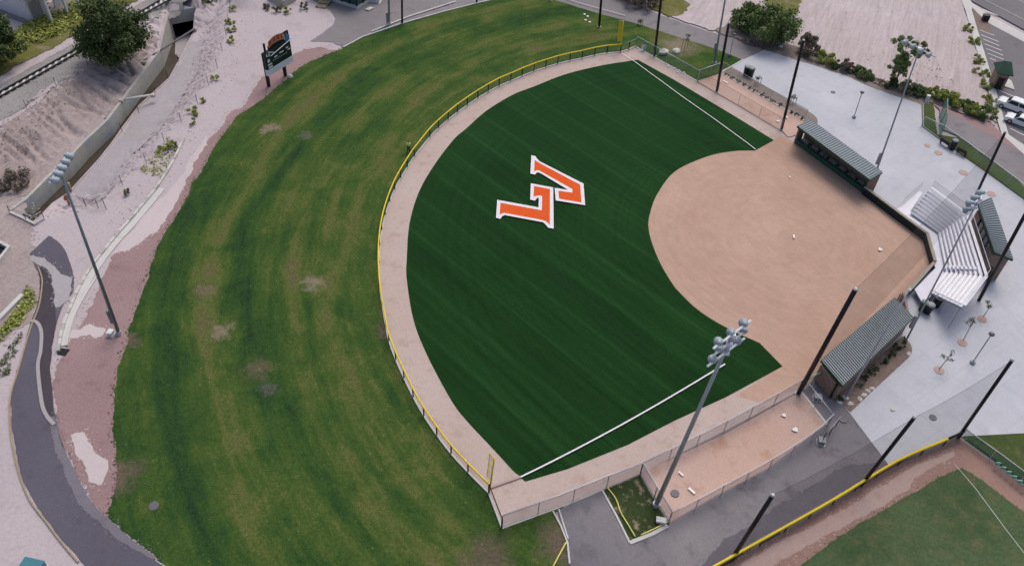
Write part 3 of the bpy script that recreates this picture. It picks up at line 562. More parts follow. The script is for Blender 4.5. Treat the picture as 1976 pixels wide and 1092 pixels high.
# --- car park, pavements and street at the right edge
sheet('car_park', [(1872, 14), (1893, 92), (1918, 168), (1940, 262), (1976, 282), (2120, 360), (2160, 150), (1976, 84), (1915, 52)], 'asphalt_lot')
sheet('street', [(1845, -45), (1870, 2), (1976, 60), (2160, 140), (2200, 60), (2000, -60)], 'asphalt_lot')
sheet('roadside_dirt', [(1915, -25), (1976, 10), (2200, 90), (2200, -40), (2000, -90)], 'bank_dirt', jitter=0.3)
sheet('pavement', [(1860, -12), (1875, 8), (1912, 34), (1976, 68), (2160, 150), (2160, 172), (1976, 84), (1908, 48), (1872, 18), (1850, -8)], 'pale_concrete')
sheet('pavement', [(1850, -8), (1872, 14), (1886, 62), (1903, 118), (1920, 175), (1945, 262), (1976, 283), (2100, 350), (2100, 372), (1976, 302), (1932, 262), (1908, 186), (1889, 118), (1873, 62), (1862, 22)], 'pale_concrete')
sheet('kerb_island', [(1874, 16), (1906, 48), (1917, 70), (1888, 62)], 'mulch', jitter=0.08)
# --- the second ball field in the corner
sheet('red_track', [(1390, 1098), (1600, 978), (1720, 899), (1820, 862), (1850, 848), (1915, 895), (1976, 941), (2080, 1020), (2500, 1330), (2500, 1500), (1150, 1500), (1250, 1190)], 'red_clay')
sheet('tan_track', [(1440, 1082), (1640, 978), (1768, 898), (1838, 872), (1842, 882), (1762, 925), (1748, 948), (1640, 1010), (1530, 1068), (1450, 1120), (1400, 1120)], 'tan_clay', jitter=0.2, fringe=(0.28, 0.132, 0.09))
sheet('corner_lawn', [(1853, 903), (1800, 928), (1770, 948), (1690, 992), (1620, 1035), (1543, 1092), (1330, 1250), (1300, 1480), (2480, 1480), (2480, 1370), (2100, 1080), (1976, 991), (1910, 943)], 'corner_grass', jitter=0.15, fringe=(0.16, 0.132, 0.06))
line_strip('corner_foul_line', [G(*p) for p in [(1838, 895), (1880, 944), (1940, 1025), (1990, 1090), (2160, 1320)]], 0.06, LAYER[0] + 0.01, 'pale_concrete', kind='structure')
sheet('side_grass', [(1857, 844), (1976, 838), (2500, 816), (2500, 1312), (2080, 1005), (1976, 932), (1915, 886)], 'verge')
# --- railway side
sheet('ballast', BALLAST_PX, 'gravel', jitter=0.3, drape=True, z=0.06, step=3.0)
sheet('tan_shoulder', [(-80, 200), (0, 150), (60, 118), (110, 92), (165, 62), (175, 72), (120, 98), (60, 132), (0, 166), (-80, 216)], 'sand', jitter=0.3, drape=True, z=0.10, step=3.0)
sheet('weed_strip', [(-80, 190), (0, 148), (50, 118), (110, 90), (160, 62), (200, 38), (270, -2), (300, -30), (200, -30), (170, 0), (120, 35), (60, 60), (40, 80), (0, 110), (-80, 150)], 'weeds', jitter=0.5, drape=True, z=0.09, step=3.0)
sheet('eroded_bank', BANK_PX, 'bank_dirt', jitter=0.25, drape=True, z=0.07, step=0.38)
sheet('silt_bed', SILT_PX, 'silt', jitter=0.4, drape=True, z=0.05, step=0.6)
sheet('stone_pad', [(-20, 22), (60, 50), (80, 52), (110, 36), (150, 10), (170, -20), (140, -30), (60, 40), (-20, 5)], 'asphalt_worn', drape=True, z=0.12, step=3)

# ------------------------------------------------------------------ painted marks on the field
zt = LAYER[0] + 0.006
def mark(name, px, mat, z, parent):
    v = [Vector((*G0(*p)[:2], z)) for p in px]
    o = MB().add(v, tessellate_polygon([v])).build(name, mat, parent); return o
def lg(pts): return [(940 + x / 7.045, 295 + y / 7.045) for x, y in pts]
logo = thing('field_logo', 'big orange LV letters outlined in white on the green turf', 'logo', (*G0(1040, 375)[:2], zt))
Vw = mark('letter_outline', lg([(600, 56), (655, 66), (680, 105), (715, 138), (1308, 440), (1330, 733), (930, 668), (915, 497), (1100, 525), (712, 292), (680, 288), (662, 300), (650, 318), (586, 305)]), 'white_turf', zt, logo)
mark('letter', lg([(644, 118), (690, 148), (730, 172), (1262, 455), (1280, 697), (976, 645), (966, 537), (1155, 562), (1157, 515), (708, 262), (680, 258), (655, 268), (637, 275)]), 'orange_turf', zt + 0.005, logo)
mark('letter_outline', lg([(592, 436), (897, 492), (903, 1052), (830, 1040), (795, 1000), (760, 965), (240, 868), (205, 882), (180, 918), (120, 905), (136, 660), (697, 762), (700, 628), (672, 642), (650, 672), (584, 658)]), 'white_turf', zt + 0.0005, logo)
mark('letter', lg([(636, 472), (852, 514), (850, 1000), (812, 962), (770, 938), (235, 838), (205, 842), (170, 862), (180, 700), (742, 803), (747, 606), (690, 602), (660, 608), (630, 620)]), 'orange_turf', zt + 0.0055, logo)
line_strip('foul_line', [G0(*p) for p in [(1200, 106), (1221, 119.5), (1269.7, 155), (1318.5, 191), (1380, 234), (1441.5, 279), (1457, 291)]], 0.12, zt, 'white_turf', kind='structure')
line_strip('foul_line', [G0(*p) for p in [(1005.0, 922.1), (1035.2, 907.4), (1065.5, 892.3), (1095.7, 876.8), (1125.9, 861.1), (1156.2, 845.0), (1186.4, 828.6), (1216.6, 811.9), (1246.8, 794.8), (1277.1, 777.4), (1307.3, 759.7), (1337.5, 741.7), (1367.8, 723.4), (1398.0, 704.7)]], 0.16, zt, 'white_turf', kind='structure')
line_strip('foul_line', [G0(*p) for p in [(948, 942), (975, 932), (1005, 921.5)]], 0.2, zt - 0.001, 'tan_clay', kind='structure')
def slab_plate(name, label, u, v, w, l, ang, group=None, five=False):
    g = G0(u, v); c, s = math.cos(ang), math.sin(ang)
    pts = [(-w / 2, -l / 2), (w / 2, -l / 2), (w / 2, l / 2), (-w / 2, l / 2)] if not five else [(-w / 2, 0), (-w / 2, -l / 2), (w / 2, -l / 2), (w / 2, 0), (0, l / 2)]
    P = [(g[0] + c * x - s * y, g[1] + s * x + c * y) for x, y in pts]; n = len(P); z0 = zt - 0.002; mb = MB()
    mb.add([(x, y, z0) for x, y in P] + [(x, y, z0 + 0.02) for x, y in P], [tuple(range(n, 2 * n))] + [(i, (i + 1) % n, n + (i + 1) % n, n + i) for i in range(n)])
    return tag(mb.build(name, 'plate_white'), label, 'plate', group)
slab_plate('home_plate', 'white home plate in the clay in front of the backstop', 1698, 484, 0.5, 0.5, 1.57, five=True)
slab_plate('pitching_rubber', 'white pitching rubber in the middle of the infield clay', 1531, 459, 0.2, 0.65, 0.0)
slab_plate('base_plug', 'tiny pale base plug in the clay nearer the upper dugout', 1523, 344, 0.2, 0.2, 0.5)
slab_plate('home_plate', 'white plate in the lower bullpen nearest the dugout', 1534, 832, 0.55, 0.55, 0.7, five=True)
slab_plate('home_plate', 'pale plate in the lower bullpen nearest the field fence', 1512, 804, 0.4, 0.4, 0.7, five=True)
slab_plate('pitching_rubber', 'long white rubber in the lower bullpen beside the tall light pole', 1334, 949, 0.22, 0.75, 0.9)
slab_plate('pitching_rubber', 'short white rubber in the lower bullpen touching the light pole in view', 1313, 916, 0.18, 0.55, 0.9)
slab_plate('home_plate', 'white plate in the upper bullpen right of the black pole', 1517, 229, 0.45, 0.45, 0.7, five=True)
slab_plate('home_plate', 'white plate in the upper bullpen left of the black pole', 1501, 237, 0.45, 0.45, 0.7, five=True)
slab_plate('pitching_rubber', 'white rubber at the far end of the upper bullpen', 1399, 161, 0.2, 0.9, 0.9)

# ------------------------------------------------------------------ fences
UNIT = {}
def unit_post(h, r, mat, n=8):
    k = (round(h, 3), round(r, 3), mat)
    if k not in UNIT: UNIT[k] = MB().tube((0, 0, 0), (0, 0, h), r, r, n).mesh('post', mat)
    return UNIT[k]
def resample(P, step):
    P = [Vector(p) for p in P]; out = [P[0].copy()]; acc = 0
    tot = sum((P[i + 1] - P[i]).length for i in range(len(P) - 1)); n = max(1, round(tot / step)); st = tot / n; need = st
    for i in range(len(P) - 1):
        a, b = P[i], P[i + 1]; d = (b - a).length
        while acc + d >= need - 1e-6:
            out.append(a.lerp(b, (need - acc) / d)); need += st
        acc += d
    return out
def fence(name, label, pts, h, spacing, rail='galv_bright', post='galvanised', mesh='chain_grey', rr=0.04, pr=0.04, posts=None, curb=None, group=None, mid=False, bottom=None, cat='fence'):
    P = [Vector(p) for p in pts]; t = thing(name, label, cat, P[0], group)
    pm = unit_post(h + 0.02, pr, post)
    for q in (posts if posts else resample(P, spacing)): part_copy('post', pm, t, q)
    if rail: MB().path([p + Vector((0, 0, h)) for p in P], rr, 6).build('top_rail', rail, t, True)
    if mid: MB().path([p + Vector((0, 0, h * 0.5)) for p in P], rr * 0.8, 6).build('mid_rail', post, t, True)
    if bottom: MB().path([p + Vector((0, 0, 0.08)) for p in P], rr, 6).build('bottom_rail', bottom, t, True)
    if mesh: MB().ribbon(P, 0.03, h - rr).build('chain_link_mesh', mesh, t)
    if curb: MB().band(P, curb[0], 0.0, curb[1]).build('concrete_footing', 'pale_concrete', t)
    return t
FP = [Vector(G0(*p)) for p in FENCE]
fence('outfield_fence', 'low curved chain-link outfield fence with a bright yellow top rail', FP, 1.5, 3, 'yellow_rail', 'dark_post', 'chain_clear', 0.09, 0.075,
      posts=[Vector(G0(*FENCE[i])) for i in range(0, len(FENCE), 3)], curb=(0.18, 0.19), bottom=None)
CL = [(943, 951.7), (956, 986), (968, 1018)]
fence('corner_fence', 'short black-railed fence between the near foul pole and the fence corner', [G0(*p) for p in CL], 1.5, 3, 'dark_post', 'dark_post', 'chain_clear', 0.05, 0.08, curb=(0.18, 0.2))
CR2 = [(1197, 102.6), (1217, 96), (1227, 91)]
fence('corner_fence', 'short dark green fence joining the far foul pole to the side fence', [G0(*p) for p in CR2], 1.5, 2.2, 'green_rail', 'dark_post', 'chain_clear', 0.05, 0.07, curb=(0.18, 0.2))
def foul_pole(label, base, top, wing_dir):
    A, B = up_to(base, top); t = thing('foul_pole', label, 'foul pole', A, 'yellow foul poles at the ends of the outfield fence')
    MB().tube(A, B, 0.075, 0.075, 8).build('post', 'yellow_rail', t, True)
    w = Vector(wing_dir).normalized() * 0.62; d = B - A; lo = A + d * 0.36
    fr = MB()
    for a, b in ((lo, lo + w), (B, B + w), (lo + w, B + w), (lo.lerp(B, 0.35), lo.lerp(B, 0.35) + w), (lo.lerp(B, 0.68), lo.lerp(B, 0.68) + w)): fr.tube(a, b, 0.035, 0.035, 6)
    fr.build('wing_frame', 'yellow_rail', t)
    MB().add([lo, lo + w, B + w, B], [(0, 1, 2, 3)]).build('wing_mesh', 'yellow_mesh_solid' if top[1] < 300 else 'yellow_mesh', t)
foul_pole('yellow foul pole with a mesh wing at the far end of the outfield fence', (1197.5, 101), (1202, 41), (1.0, 0.15, 0))
foul_pole('yellow foul pole with a pale mesh wing at the near end of the outfield fence', (944, 952), (954, 884), (0.75, -0.65, 0))

SIDE_R = [(1227, 92), (1265, 113), (1345, 158)]
fence('side_fence', 'long galvanised chain-link fence beside the far warning track', [G0(*p) for p in SIDE_R], 1.9, 3, 'galv_bright', 'galvanised', 'chain_green', 0.05, 0.045, curb=(0.25, 0.12))
fence('side_fence', 'short chain-link fence at the grass end of the upper bullpen', [G0(*p) for p in [(1345, 157), (1391, 141)]], 1.9, 2.2, 'galv_bright', 'galvanised', 'chain_green', 0.06, 0.045)
fence('bullpen_fence', 'chain-link fence between the upper bullpen and its shrub bed', [G0(*p) for p in [(1392, 142), (1472, 189), (1552, 234)]], 1.9, 3, 'galvanised', 'galvanised', 'chain_clear', 0.035, 0.04, curb=(0.22, 0.15))
fence('bullpen_fence', 'thin chain-link fence between the upper bullpen and the warning track', [G0(*p) for p in [(1346, 159), (1430, 207), (1506, 252)]], 1.9, 4, 'rust', 'galvanised', 'chain_clear', 0.02, 0.03)
LFB = [(968, 1018), (1075, 979), (1170, 941), (1234, 917)]
fence('side_fence', 'pale chain-link fence along the near warning track beside the lawn', [G0(*p) for p in LFB], 2.1, 3.2, 'galv_bright', 'galvanised', 'chain_grey', 0.06, 0.04, curb=(0.25, 0.05))
LFB2 = [(1234, 917), (1300, 884), (1400, 833), (1500, 778), (1538, 757)]
fence('bullpen_fence', 'pale chain-link fence between the near warning track and the lower bullpen', [G0(*p) for p in LFB2], 2.1, 3.2, 'galv_bright', 'galvanised', 'chain_grey', 0.05, 0.04)
fence('bullpen_fence', 'pale chain-link fence across the end of the lower bullpen by the grass patch', [G0(*p) for p in [(1235, 917.5), (1289, 1010)]], 2.1, 3, 'galv_bright', 'galvanised', 'chain_grey', 0.06, 0.05)
fence('bullpen_fence', 'pale chain-link fence along the asphalt side of the lower bullpen', [G0(*p) for p in cr([(1290, 1011), (1380, 963), (1480, 908), (1560, 856), (1597, 822)], 4)], 2.0, 3, 'galv_bright', 'galvanised', 'chain_grey', 0.05, 0.04)
fence('bullpen_fence', 'chain-link fence at the dugout end of the lower bullpen', [G0(*p) for p in [(1546, 757), (1572, 790), (1596, 821)]], 1.9, 2.6, 'galv_bright', 'galvanised', 'chain_clear', 0.05, 0.04, curb=(0.25, 0.15))
fence('bullpen_gate', 'small green-topped chain-link gate beside the lower dugout', [G0(*p) for p in [(1549, 753), (1577, 737)]], 1.8, 1.4, 'green_rail', 'galv_bright', 'chain_green', 0.05, 0.05, cat='gate')
fence('angled_strut_fence', 'short dark chain-link panel at the outer corner of the lower bullpen', [G0(*p) for p in [(1585, 853), (1600, 838), (1612, 822)]], 1.6, 1.2, 'galvanised', 'dark_post', 'chain_clear', 0.05, 0.05)
# second field's fence in the corner
BB = [(1200, 1202), (1290, 1152), (1380, 1102), (1480, 1046), (1600, 978), (1720, 905), (1818, 862)]
fence('baseball_fence', 'yellow-capped dark screened fence of the neighbouring field in the corner', [G0(*p) for p in cr(BB, 4)], 1.35, 3, 'yellow_rail', 'dark_post', 'windscreen_dark', 0.13, 0.06, curb=(0.4, 0.1))
fence('baseball_fence', 'black-railed end section of the neighbouring field fence below the black pole', [G0(*p) for p in [(1818, 862), (1850, 847)]], 1.35, 2, 'dark_post', 'dark_post', 'windscreen_dark', 0.12, 0.06, curb=(0.4, 0.1))
cf = fence('screened_fence', 'green screened fence with white rails beside the corner ball field', [G0(*p) for p in [(1850, 847), (1915, 894), (1976, 940), (2060, 1003), (2300, 1182)]], 1.7, 3, 'galv_bright', 'galv_bright', 'windscreen_green', 0.05, 0.05, bottom='white_paint')
for k in range(6):
    g = G0(1923 + k * 10.5, 894 + k * 8.6, 0.9); MB().box((g[0] - 0.3, g[1] - 0.02, 0.75), (g[0] + 0.12, g[1] + 0.06, 1.15)).build('screen_letter', 'teal_sign', cf)
fence('plaza_fence', 'chain-link fence with a white rail along the grass verge behind the plaza', [G0(*p) for p in [(1776, 247), (1812, 264), (1895, 325), (1976, 387), (2050, 440)]], 1.9, 3, 'galv_bright', 'galvanised', 'chain_green', 0.05, 0.045)
fence('plaza_fence', 'tall green mesh gate fence standing end-on at the verge corner', [G0(*p) for p in [(1811, 266), (1813, 224)]], 3.0, 4, 'green_rail', 'green_rail', 'windscreen_green', 0.06, 0.06)
fence('wire_fence', 'thin wire fence with slender posts along the top of the eroded slope', [Vector(G(*p)) for p in CREST[3:11]], 1.5, 5, None, 'dark_post', None, 0.02, 0.035)
fence('wire_fence', 'thin wire fence with slender posts along the railway bank', [Vector(G(*p)) for p in [(-20, 262), (38, 228), (66, 198), (95, 178), (170, 128)]], 1.5, 6, None, 'dark_post', None, 0.02, 0.035)
fence('wire_fence', 'sparse wire fence posts along the silt bed beside the concrete drain', [Vector(G(*p)) for p in [(345, 120), (302, 183), (270, 217), (236, 255)]], 1.4, 5, None, 'dark_post', None, 0.02, 0.035)
fence('drain_guard_fence', 'rusty wire guard fence across the downstream end of the silt bed', [Vector(G(*p)) for p in [(136, 393), (158, 396), (182, 402), (205, 404)]], 1.3, 3, 'galvanised', 'dark_post', 'chain_clear', 0.03, 0.04)
fence('drain_guard_fence', 'wire guard fence round the low end of the concrete drain wall', [Vector(G(*p)) for p in [(20, 411), (42, 421), (68, 434), (86, 423)]], 1.2, 3, 'galv_bright', 'dark_post', 'chain_clear', 0.04, 0.04, curb=(0.3, 0.25))

# ------------------------------------------------------------------ poles
def net_pole(label, base, top, r=0.2, A=None):
    A, B = up_to(base, top, A); t = thing('net_pole', label, 'pole', A, 'tall black poles that carry the safety nets')
    MB().tube(A, B, r, r * 0.95, 12).build('shaft', 'black_steel', t, True)
    MB().lathe(B, (0, 0, 1), [(r * 1.05, -0.02), (r * 1.05, 0.06), (r * 0.5, 0.14)], 12).build('cap', 'galvanised', t)
    MB().tube(A + Vector((0, 0, -0.05)), A + Vector((0, 0, 0.12)), r * 1.6, r * 1.6, 12).build('base', 'galvanised', t)
    return A, B
NP = {}
NP['a'] = net_pole('tall black net pole beside the lower dugout and bullpen gate', (1540, 760), (1651, 558), 0.24)
NP['b'] = net_pole('black net pole at the dugout end of the upper bullpen', (1508, 250), (1549, 78))
NP['c'] = net_pole('black net pole at the grass end of the upper bullpen', (1383, 177), (1406, 45))
NP['d'] = net_pole('black net pole behind the far side fence cut by the picture top', (1263, 109), (1282, -70))
NP['e'] = net_pole('black net pole on the lawn behind the far foul pole', (1156, 53), (1165, -60))
NP['f'] = net_pole('black pole at the lawn edge by the asphalt yard beside a grey pole', (776, 47), (775, -90), 0.17)
NP['g'] = net_pole('black pole at the top lawn edge, its foot just in the picture', (920, 6), (921, -110), 0.17)
NP['g2'] = net_pole('black pole at the top lawn edge right of the other edge pole', (1062, 2), (1064, -110), 0.17)
NP['h'] = net_pole('black net pole behind the bleachers in front of the press box', (1867, 412), (1937, 255), 0.17)
NP['i'] = net_pole('black net pole at the right picture edge beside the press box', (1888, 581), (1988, 396))
NP['j'] = net_pole('black net pole at the end of the corner ball field fence', (1848, 845), (1953, 695), 0.17)
NP['k'] = net_pole('middle black net pole along the yellow-capped corner fence', (1660, 938), (1769, 808), 0.17)
NP['l'] = net_pole('nearest black net pole along the yellow-capped corner fence', (1412, 1078), (1512, 967), 0.19)
def net(label, a, b, za, zb, sag=0.6):
    (A, B), (A2, B2) = NP[a], NP[b]; n = 14; v = []; f = []
    lo1 = A + Vector((0, 0, za)); lo2 = A2 + Vector((0, 0, zb))
    for i in range(n + 1):
        t = i / n; top = B.lerp(B2, t) - Vector((0, 0, 4 * sag * t * (1 - t))); v += [lo1.lerp(lo2, t), top]
        if i: f.append((2 * i - 2, 2 * i, 2 * i + 1, 2 * i - 1))
    t = thing('safety_net', label, 'net', lo1, 'dark safety nets strung between the black poles')
    MB().add(v, f).build('netting', 'net_dark', t, True)
    MB().path([v[2 * i + 1] for i in range(n + 1)], 0.012, 5).build('top_cable', 'dark_post', t)
net('dark see-through backstop net between the lower dugout and the bleachers', 'a', 'h', 0.0, 2.0, 1.2)
net('dark see-through net over the concrete behind the corner fence', 'k', 'j', 1.4, 1.4, 0.5)
net('dark see-through net over the asphalt behind the corner fence', 'l', 'k', 1.4, 1.4, 0.5)

def lamp_head(t, B, arm, aim, rows, n, ln, r=0.34, drop=0.95):
    arm = Vector((arm[0], arm[1], 0)).normalized(); aim = Vector((aim[0], aim[1], 0)).normalized()
    for k in range(rows):
        c = B - Vector((0, 0, k * drop + 0.1)); a = c - arm * ln / 2; b = c + arm * ln / 2
        arm_o = MB().tube(a, b, 0.09, 0.09, 6).build('crossarm', 'lamp_arm', t)
        MB().box((c.x - 0.22, c.y - 0.22, c.z - 0.12), (c.x + 0.22, c.y + 0.22, c.z + 0.12)).build('clamp', 'lamp_arm', arm_o)
        for i in range(n):
            s = (i + 0.5) / n - 0.5 + (0.06 if k % 2 else -0.03)
            p = c + arm * ln * s + aim * 0.25; dr = (aim * 0.75 - Vector((0, 0, 0.62))).normalized()
            lo = MB().lathe(p - dr * 0.30, dr, [(0.08, -0.12), (r * 0.45, 0.0), (r * 0.8, 0.16), (r, 0.42), (r * 1.02, 0.62), (r * 0.94, 0.64)], 12).build('floodlight', 'lamp_grey', t, True)
            MB().lathe(p - dr * 0.30, dr, [(r * 0.92, 0.6), (r * 0.9, 0.61)], 12).build('lens', 'lamp_glass', lo)
def light_pole(label, base, top, arm_px=None, aim=(0, 0), rows=0, n=0, ln=4, r0=0.27, r1=0.13, mat='galvanised', box=0.12, name='light_pole', boxmat='box_grey'):
    A, B = up_to(base, top); t = thing(name, label, 'light pole', A, 'tall floodlight poles round the ball field')
    MB().tube(A, B, r0, r1, 12).build('shaft', mat, t, True); MB().tube(A - Vector((0, 0, 0.05)), A + Vector((0, 0, 0.5)), r0 * 1.5, r0 * 1.4, 12).build('footing', 'galv_bright', t)
    if box:
        c = A.lerp(B, box); h = 0.9; x = 0.15
        MB().box((c.x - x + r0 + 0.12, c.y - x, c.z - h), (c.x + x + r0 + 0.12, c.y + x, c.z + h)).build('control_box', boxmat, t)
    if rows:
        z = B.z; arm = G0(*arm_px[1], z) - G0(*arm_px[0], z); lamp_head(t, B, arm, Vector(aim) - Vector(B)[:] if False else (aim[0] - B.x, aim[1] - B.y), rows, n, ln)
    return t
light_pole('tall grey light pole with floodlights standing in the brown dirt left of the lawn', (230, 645), (113, 322), ((100, 364), (128, 318)), (40, 0), 1, 5, 4.3, r0=0.2, r1=0.1, mat='pole_teal', boxmat='pole_teal')
light_pole('tall grey light pole with floodlights at the grass patch by the lower bullpen', (1265, 976), (1447, 655), ((1392, 700), (1476, 636)), (25, 0), 3, 3, 4.2, r0=0.23, r1=0.12, mat='galvanised', box=0)
light_pole('grey light pole rising out of the picture behind the upper bullpen', (1378, 125), (1405, -40), None, r0=0.19, r1=0.12, box=0.2)
light_pole('grey light pole with floodlights standing on the plaza behind the upper dugout', (1692, 328), (1765, 90), ((1747, 80), (1785, 100)), (30, 0), 1, 4, 4.6, r0=0.13, r1=0.08, box=0.1)
light_pole('thin grey light pole between the lower dugout and bleachers, its floodlights by the press box', (1747, 660), (1890, 382), ((1878, 398), (1904, 372)), (30, 0), 2, 3, 3.4, r0=0.10, r1=0.07, box=0.16)
light_pole('grey light pole on the asphalt yard beside a black pole', (751, 48), (748, -120), None, r0=0.2, r1=0.13, box=0.08)
A, B = up_to((1631, 768), (1754, 562)); t = thing('flagpole', 'slim white flagpole standing in the shrub bed behind the lower dugout', 'flagpole', A)
MB().tube(A, B, 0.13, 0.06, 10).build('shaft', 'galv_bright', t, True); MB().lathe(B, (0, 0, 1), [(0.05, 0), (0.14, 0.1), (0.14, 0.22), (0.03, 0.32)], 10).build('finial', 'plate_white', t, True); MB().lathe(A, (0, 0, 1), [(0.34, 0), (0.32, 0.12), (0.16, 0.3)], 10).build('collar', 'plate_white', t)
def lamp_post(label, base, top, r=0.06):
    A, B = up_to(base, top); t = thing('lamp_post', label, 'lamp post', A, 'short lamp posts on the plaza')
    MB().tube(A, B, r, r, 8).build('post', 'box_grey', t, True); MB().lathe(A, (0, 0, 1), [(0.28, 0), (0.28, 0.35), (0.2, 0.45)], 10).build('base', 'box_grey', t)
    MB().lathe(B, (0, 0, 1), [(0.1, -0.25), (0.3, -0.1), (0.3, 0.02), (0.08, 0.1)], 10).build('lamp', 'manhole', t, True)
lamp_post('short grey lamp post alone on the open plaza above the upper dugout', (1647, 229), (1664, 178))
lamp_post('short grey lamp post on the plaza among the round tree wells', (1875, 702), (1914, 644))
lamp_post('short dark lamp post on the corner grass by the path', (1408, 109), (1417, 66))

# ------------------------------------------------------------------ dugouts
def lerp3(a, b, t): return Vector(a).lerp(Vector(b), t)
def quad_box(mb, q, z0, z1):
    mb.hexa([(p[0], p[1], z0) for p in q], [(p[0], p[1], z1) for p in q]); return mb
def wall_between(mb, a, b, th, z0, z1, side=0):
    a = Vector((a[0], a[1], 0)); b = Vector((b[0], b[1], 0)); d = (b - a).normalized(); n = Vector((-d.y, d.x, 0)) * th
    o = n * side; q = [a + o, b + o, b + n + o, a + n + o]; return quad_box(mb, q, z0, z1)
def roof(t, q, nrib, th=0.16, rib=0.055):
    """q: field edge left, field edge right, rear right, rear left, each with its own height"""
    q = [Vector(p) for p in q]; dn = Vector((0, 0, -th))
    o = MB().hexa([p + dn for p in q], q).build('roof', 'roof_metal', t)
    f = MB()
    for a, b in ((q[0], q[1]), (q[1], q[2]), (q[2], q[3]), (q[3], q[0])):
        d = (b - a).normalized(); n = Vector((d.y, -d.x, 0)) * 0.05
        f.hexa([a + dn * 1.9, b + dn * 1.9, b + dn * 1.9 + n, a + dn * 1.9 + n], [a + dn * 0.1, b + dn * 0.1, b + dn * 0.1 + n, a + dn * 0.1 + n])
    f.build('fascia', 'green_fascia', o)
    for k in range(nrib):
        s = (k + 0.5) / nrib; a = q[0].lerp(q[1], s); b = q[3].lerp(q[2], s); e = (q[1] - q[0]).normalized() * rib
        MB().hexa([a - e, a + e, b + e, b - e], [a - e + Vector((0, 0, 0.06)), a + e + Vector((0, 0, 0.06)), b + e + Vector((0, 0, 0.06)), b - e + Vector((0, 0, 0.06))]).build('seam', 'roof_seam', o)
    return o
def dugout(label, fl, fr, rr, rl, roof_px, zf, zr, nrib, interior, rib=0.055):
    FL, FR, RR, RL = [Vector(G0(*p)) for p in (fl, fr, rr, rl)]
    t = thing('dugout', label, 'dugout', FL, 'metal-roofed dugouts either side of the infield')
    q = [G0(*roof_px[0], zf), G0(*roof_px[1], zf), G0(*roof_px[2], zr), G0(*roof_px[3], zr)]; roof(t, q, nrib, rib=rib)
    f1 = (Vector(q[0]) - Vector(q[3])); f1.z = 0; f1.normalize(); RL = Vector((q[3][0], q[3][1], 0)) + f1 * 0.55; RR = Vector((q[2][0], q[2][1], 0)) + f1 * 0.55
    e1 = (RR - RL).normalized() * 0.02; RL = RL + e1; RR = RR - e1
    hb = min(zf, zr) - 0.32
    b = MB(); wall_between(b, RL, RR, 0.25, 0, hb); b.build('rear_wall', 'brick_wall', t)
    for a, c in ((FL, RL), (RR, FR)):
        b = MB(); e = (c - a).normalized() * 0.26; wall_between(b, a + (e * 0 if a is FL else e), c - (e if a is FL else e * 0), 0.25, 0, hb - 0.02); b.build('end_wall', 'brick_wall', t)
    v = [(p.x, p.y, 0.19) for p in (FL, FR, RR, RL)]; MB().add(v, [(0, 1, 2, 3)]).build('floor', 'asphalt_path', t)
    # padded front rail on posts
    pr = MB(); wall_between(pr, FL, FR, 0.16, 0.15, 0.75, -1); pr.build('padded_rail', 'green_pad', t)
    MB().path([FL + Vector((0, 0, 1.0)), FR + Vector((0, 0, 1.0))], 0.03).build('top_rail', 'green_fascia', t)
    pm = unit_post(zf - 0.3, 0.07, 'green_fascia')
    for k in range(6): part_copy('post', pm, t, lerp3(FL, FR, 0.03 + 0.94 * k / 5))
    if interior:
        a, b2 = lerp3(RL, FL, 0.16), lerp3(RR, FR, 0.16)
        m = MB(); wall_between(m, lerp3(a, b2, 0.05), lerp3(a, b2, 0.95), 0.42, 0.5, 0.58, 0); m.build('bench_seat', 'wood', t)
        m = MB(); wall_between(m, lerp3(lerp3(RL, FL, 0.06), lerp3(RR, FR, 0.06), 0.04), lerp3(lerp3(RL, FL, 0.06), lerp3(RR, FR, 0.06), 0.96), 0.1, 1.35, 1.75, 0); m.build('shelf', 'wood', t)
        for k in range(7):
            c = lerp3(lerp3(FL, RL, 0.34), lerp3(FR, RR, 0.34), 0.1 + k * 0.135); d = (FR - FL).normalized() * 0.62; n = (RL - FL).normalized() * 0.35
            mb = MB(); z0 = 0.2
            for (x0, x1, zz0, zz1) in ((-1, 1, 0.3, 0.36), (-1, 1, 0.92, 0.98), (-1, -0.92, 0.2, 0.98), (0.92, 1, 0.2, 0.98)):
                mb.hexa([c + d * x0 - n + Vector((0, 0, zz0)), c + d * x1 - n + Vector((0, 0, zz0)), c + d * x1 + n + Vector((0, 0, zz0)), c + d * x0 + n + Vector((0, 0, zz0))],
                        [c + d * x0 - n + Vector((0, 0, zz1)), c + d * x1 - n + Vector((0, 0, zz1)), c + d * x1 + n + Vector((0, 0, zz1)), c + d * x0 + n + Vector((0, 0, zz1))])
            mb.build('bat_rack', 'box_grey', t)
    return t
dugout('metal-roofed brick dugout with its open front of racks facing us, above the infield', (1534, 277), (1665, 373), (1692, 352), (1562, 250), [(1539, 243), (1678, 346), (1703, 332), (1565, 231)], 3.5, 3.1, 34, True, 0.035)
dugout('metal-roofed brick dugout seen from behind, beside the shrub bed and flagpole', (1727, 592), (1574, 731), (1607, 766), (1742, 652), [(1727, 574), (1585, 694), (1627, 743), (1763, 612)], 2.7, 3.0, 46, False)
b = MB(); quad_box(b, [Vector(G0(*p)) for p in ((1574, 733), (1588, 716), (1620, 750), (1607, 767))], 0, 1.6); tag(b.build('brick_end_wall', 'brick_wall'), 'low brown brick block at the bullpen end of the lower dugout', 'wall')

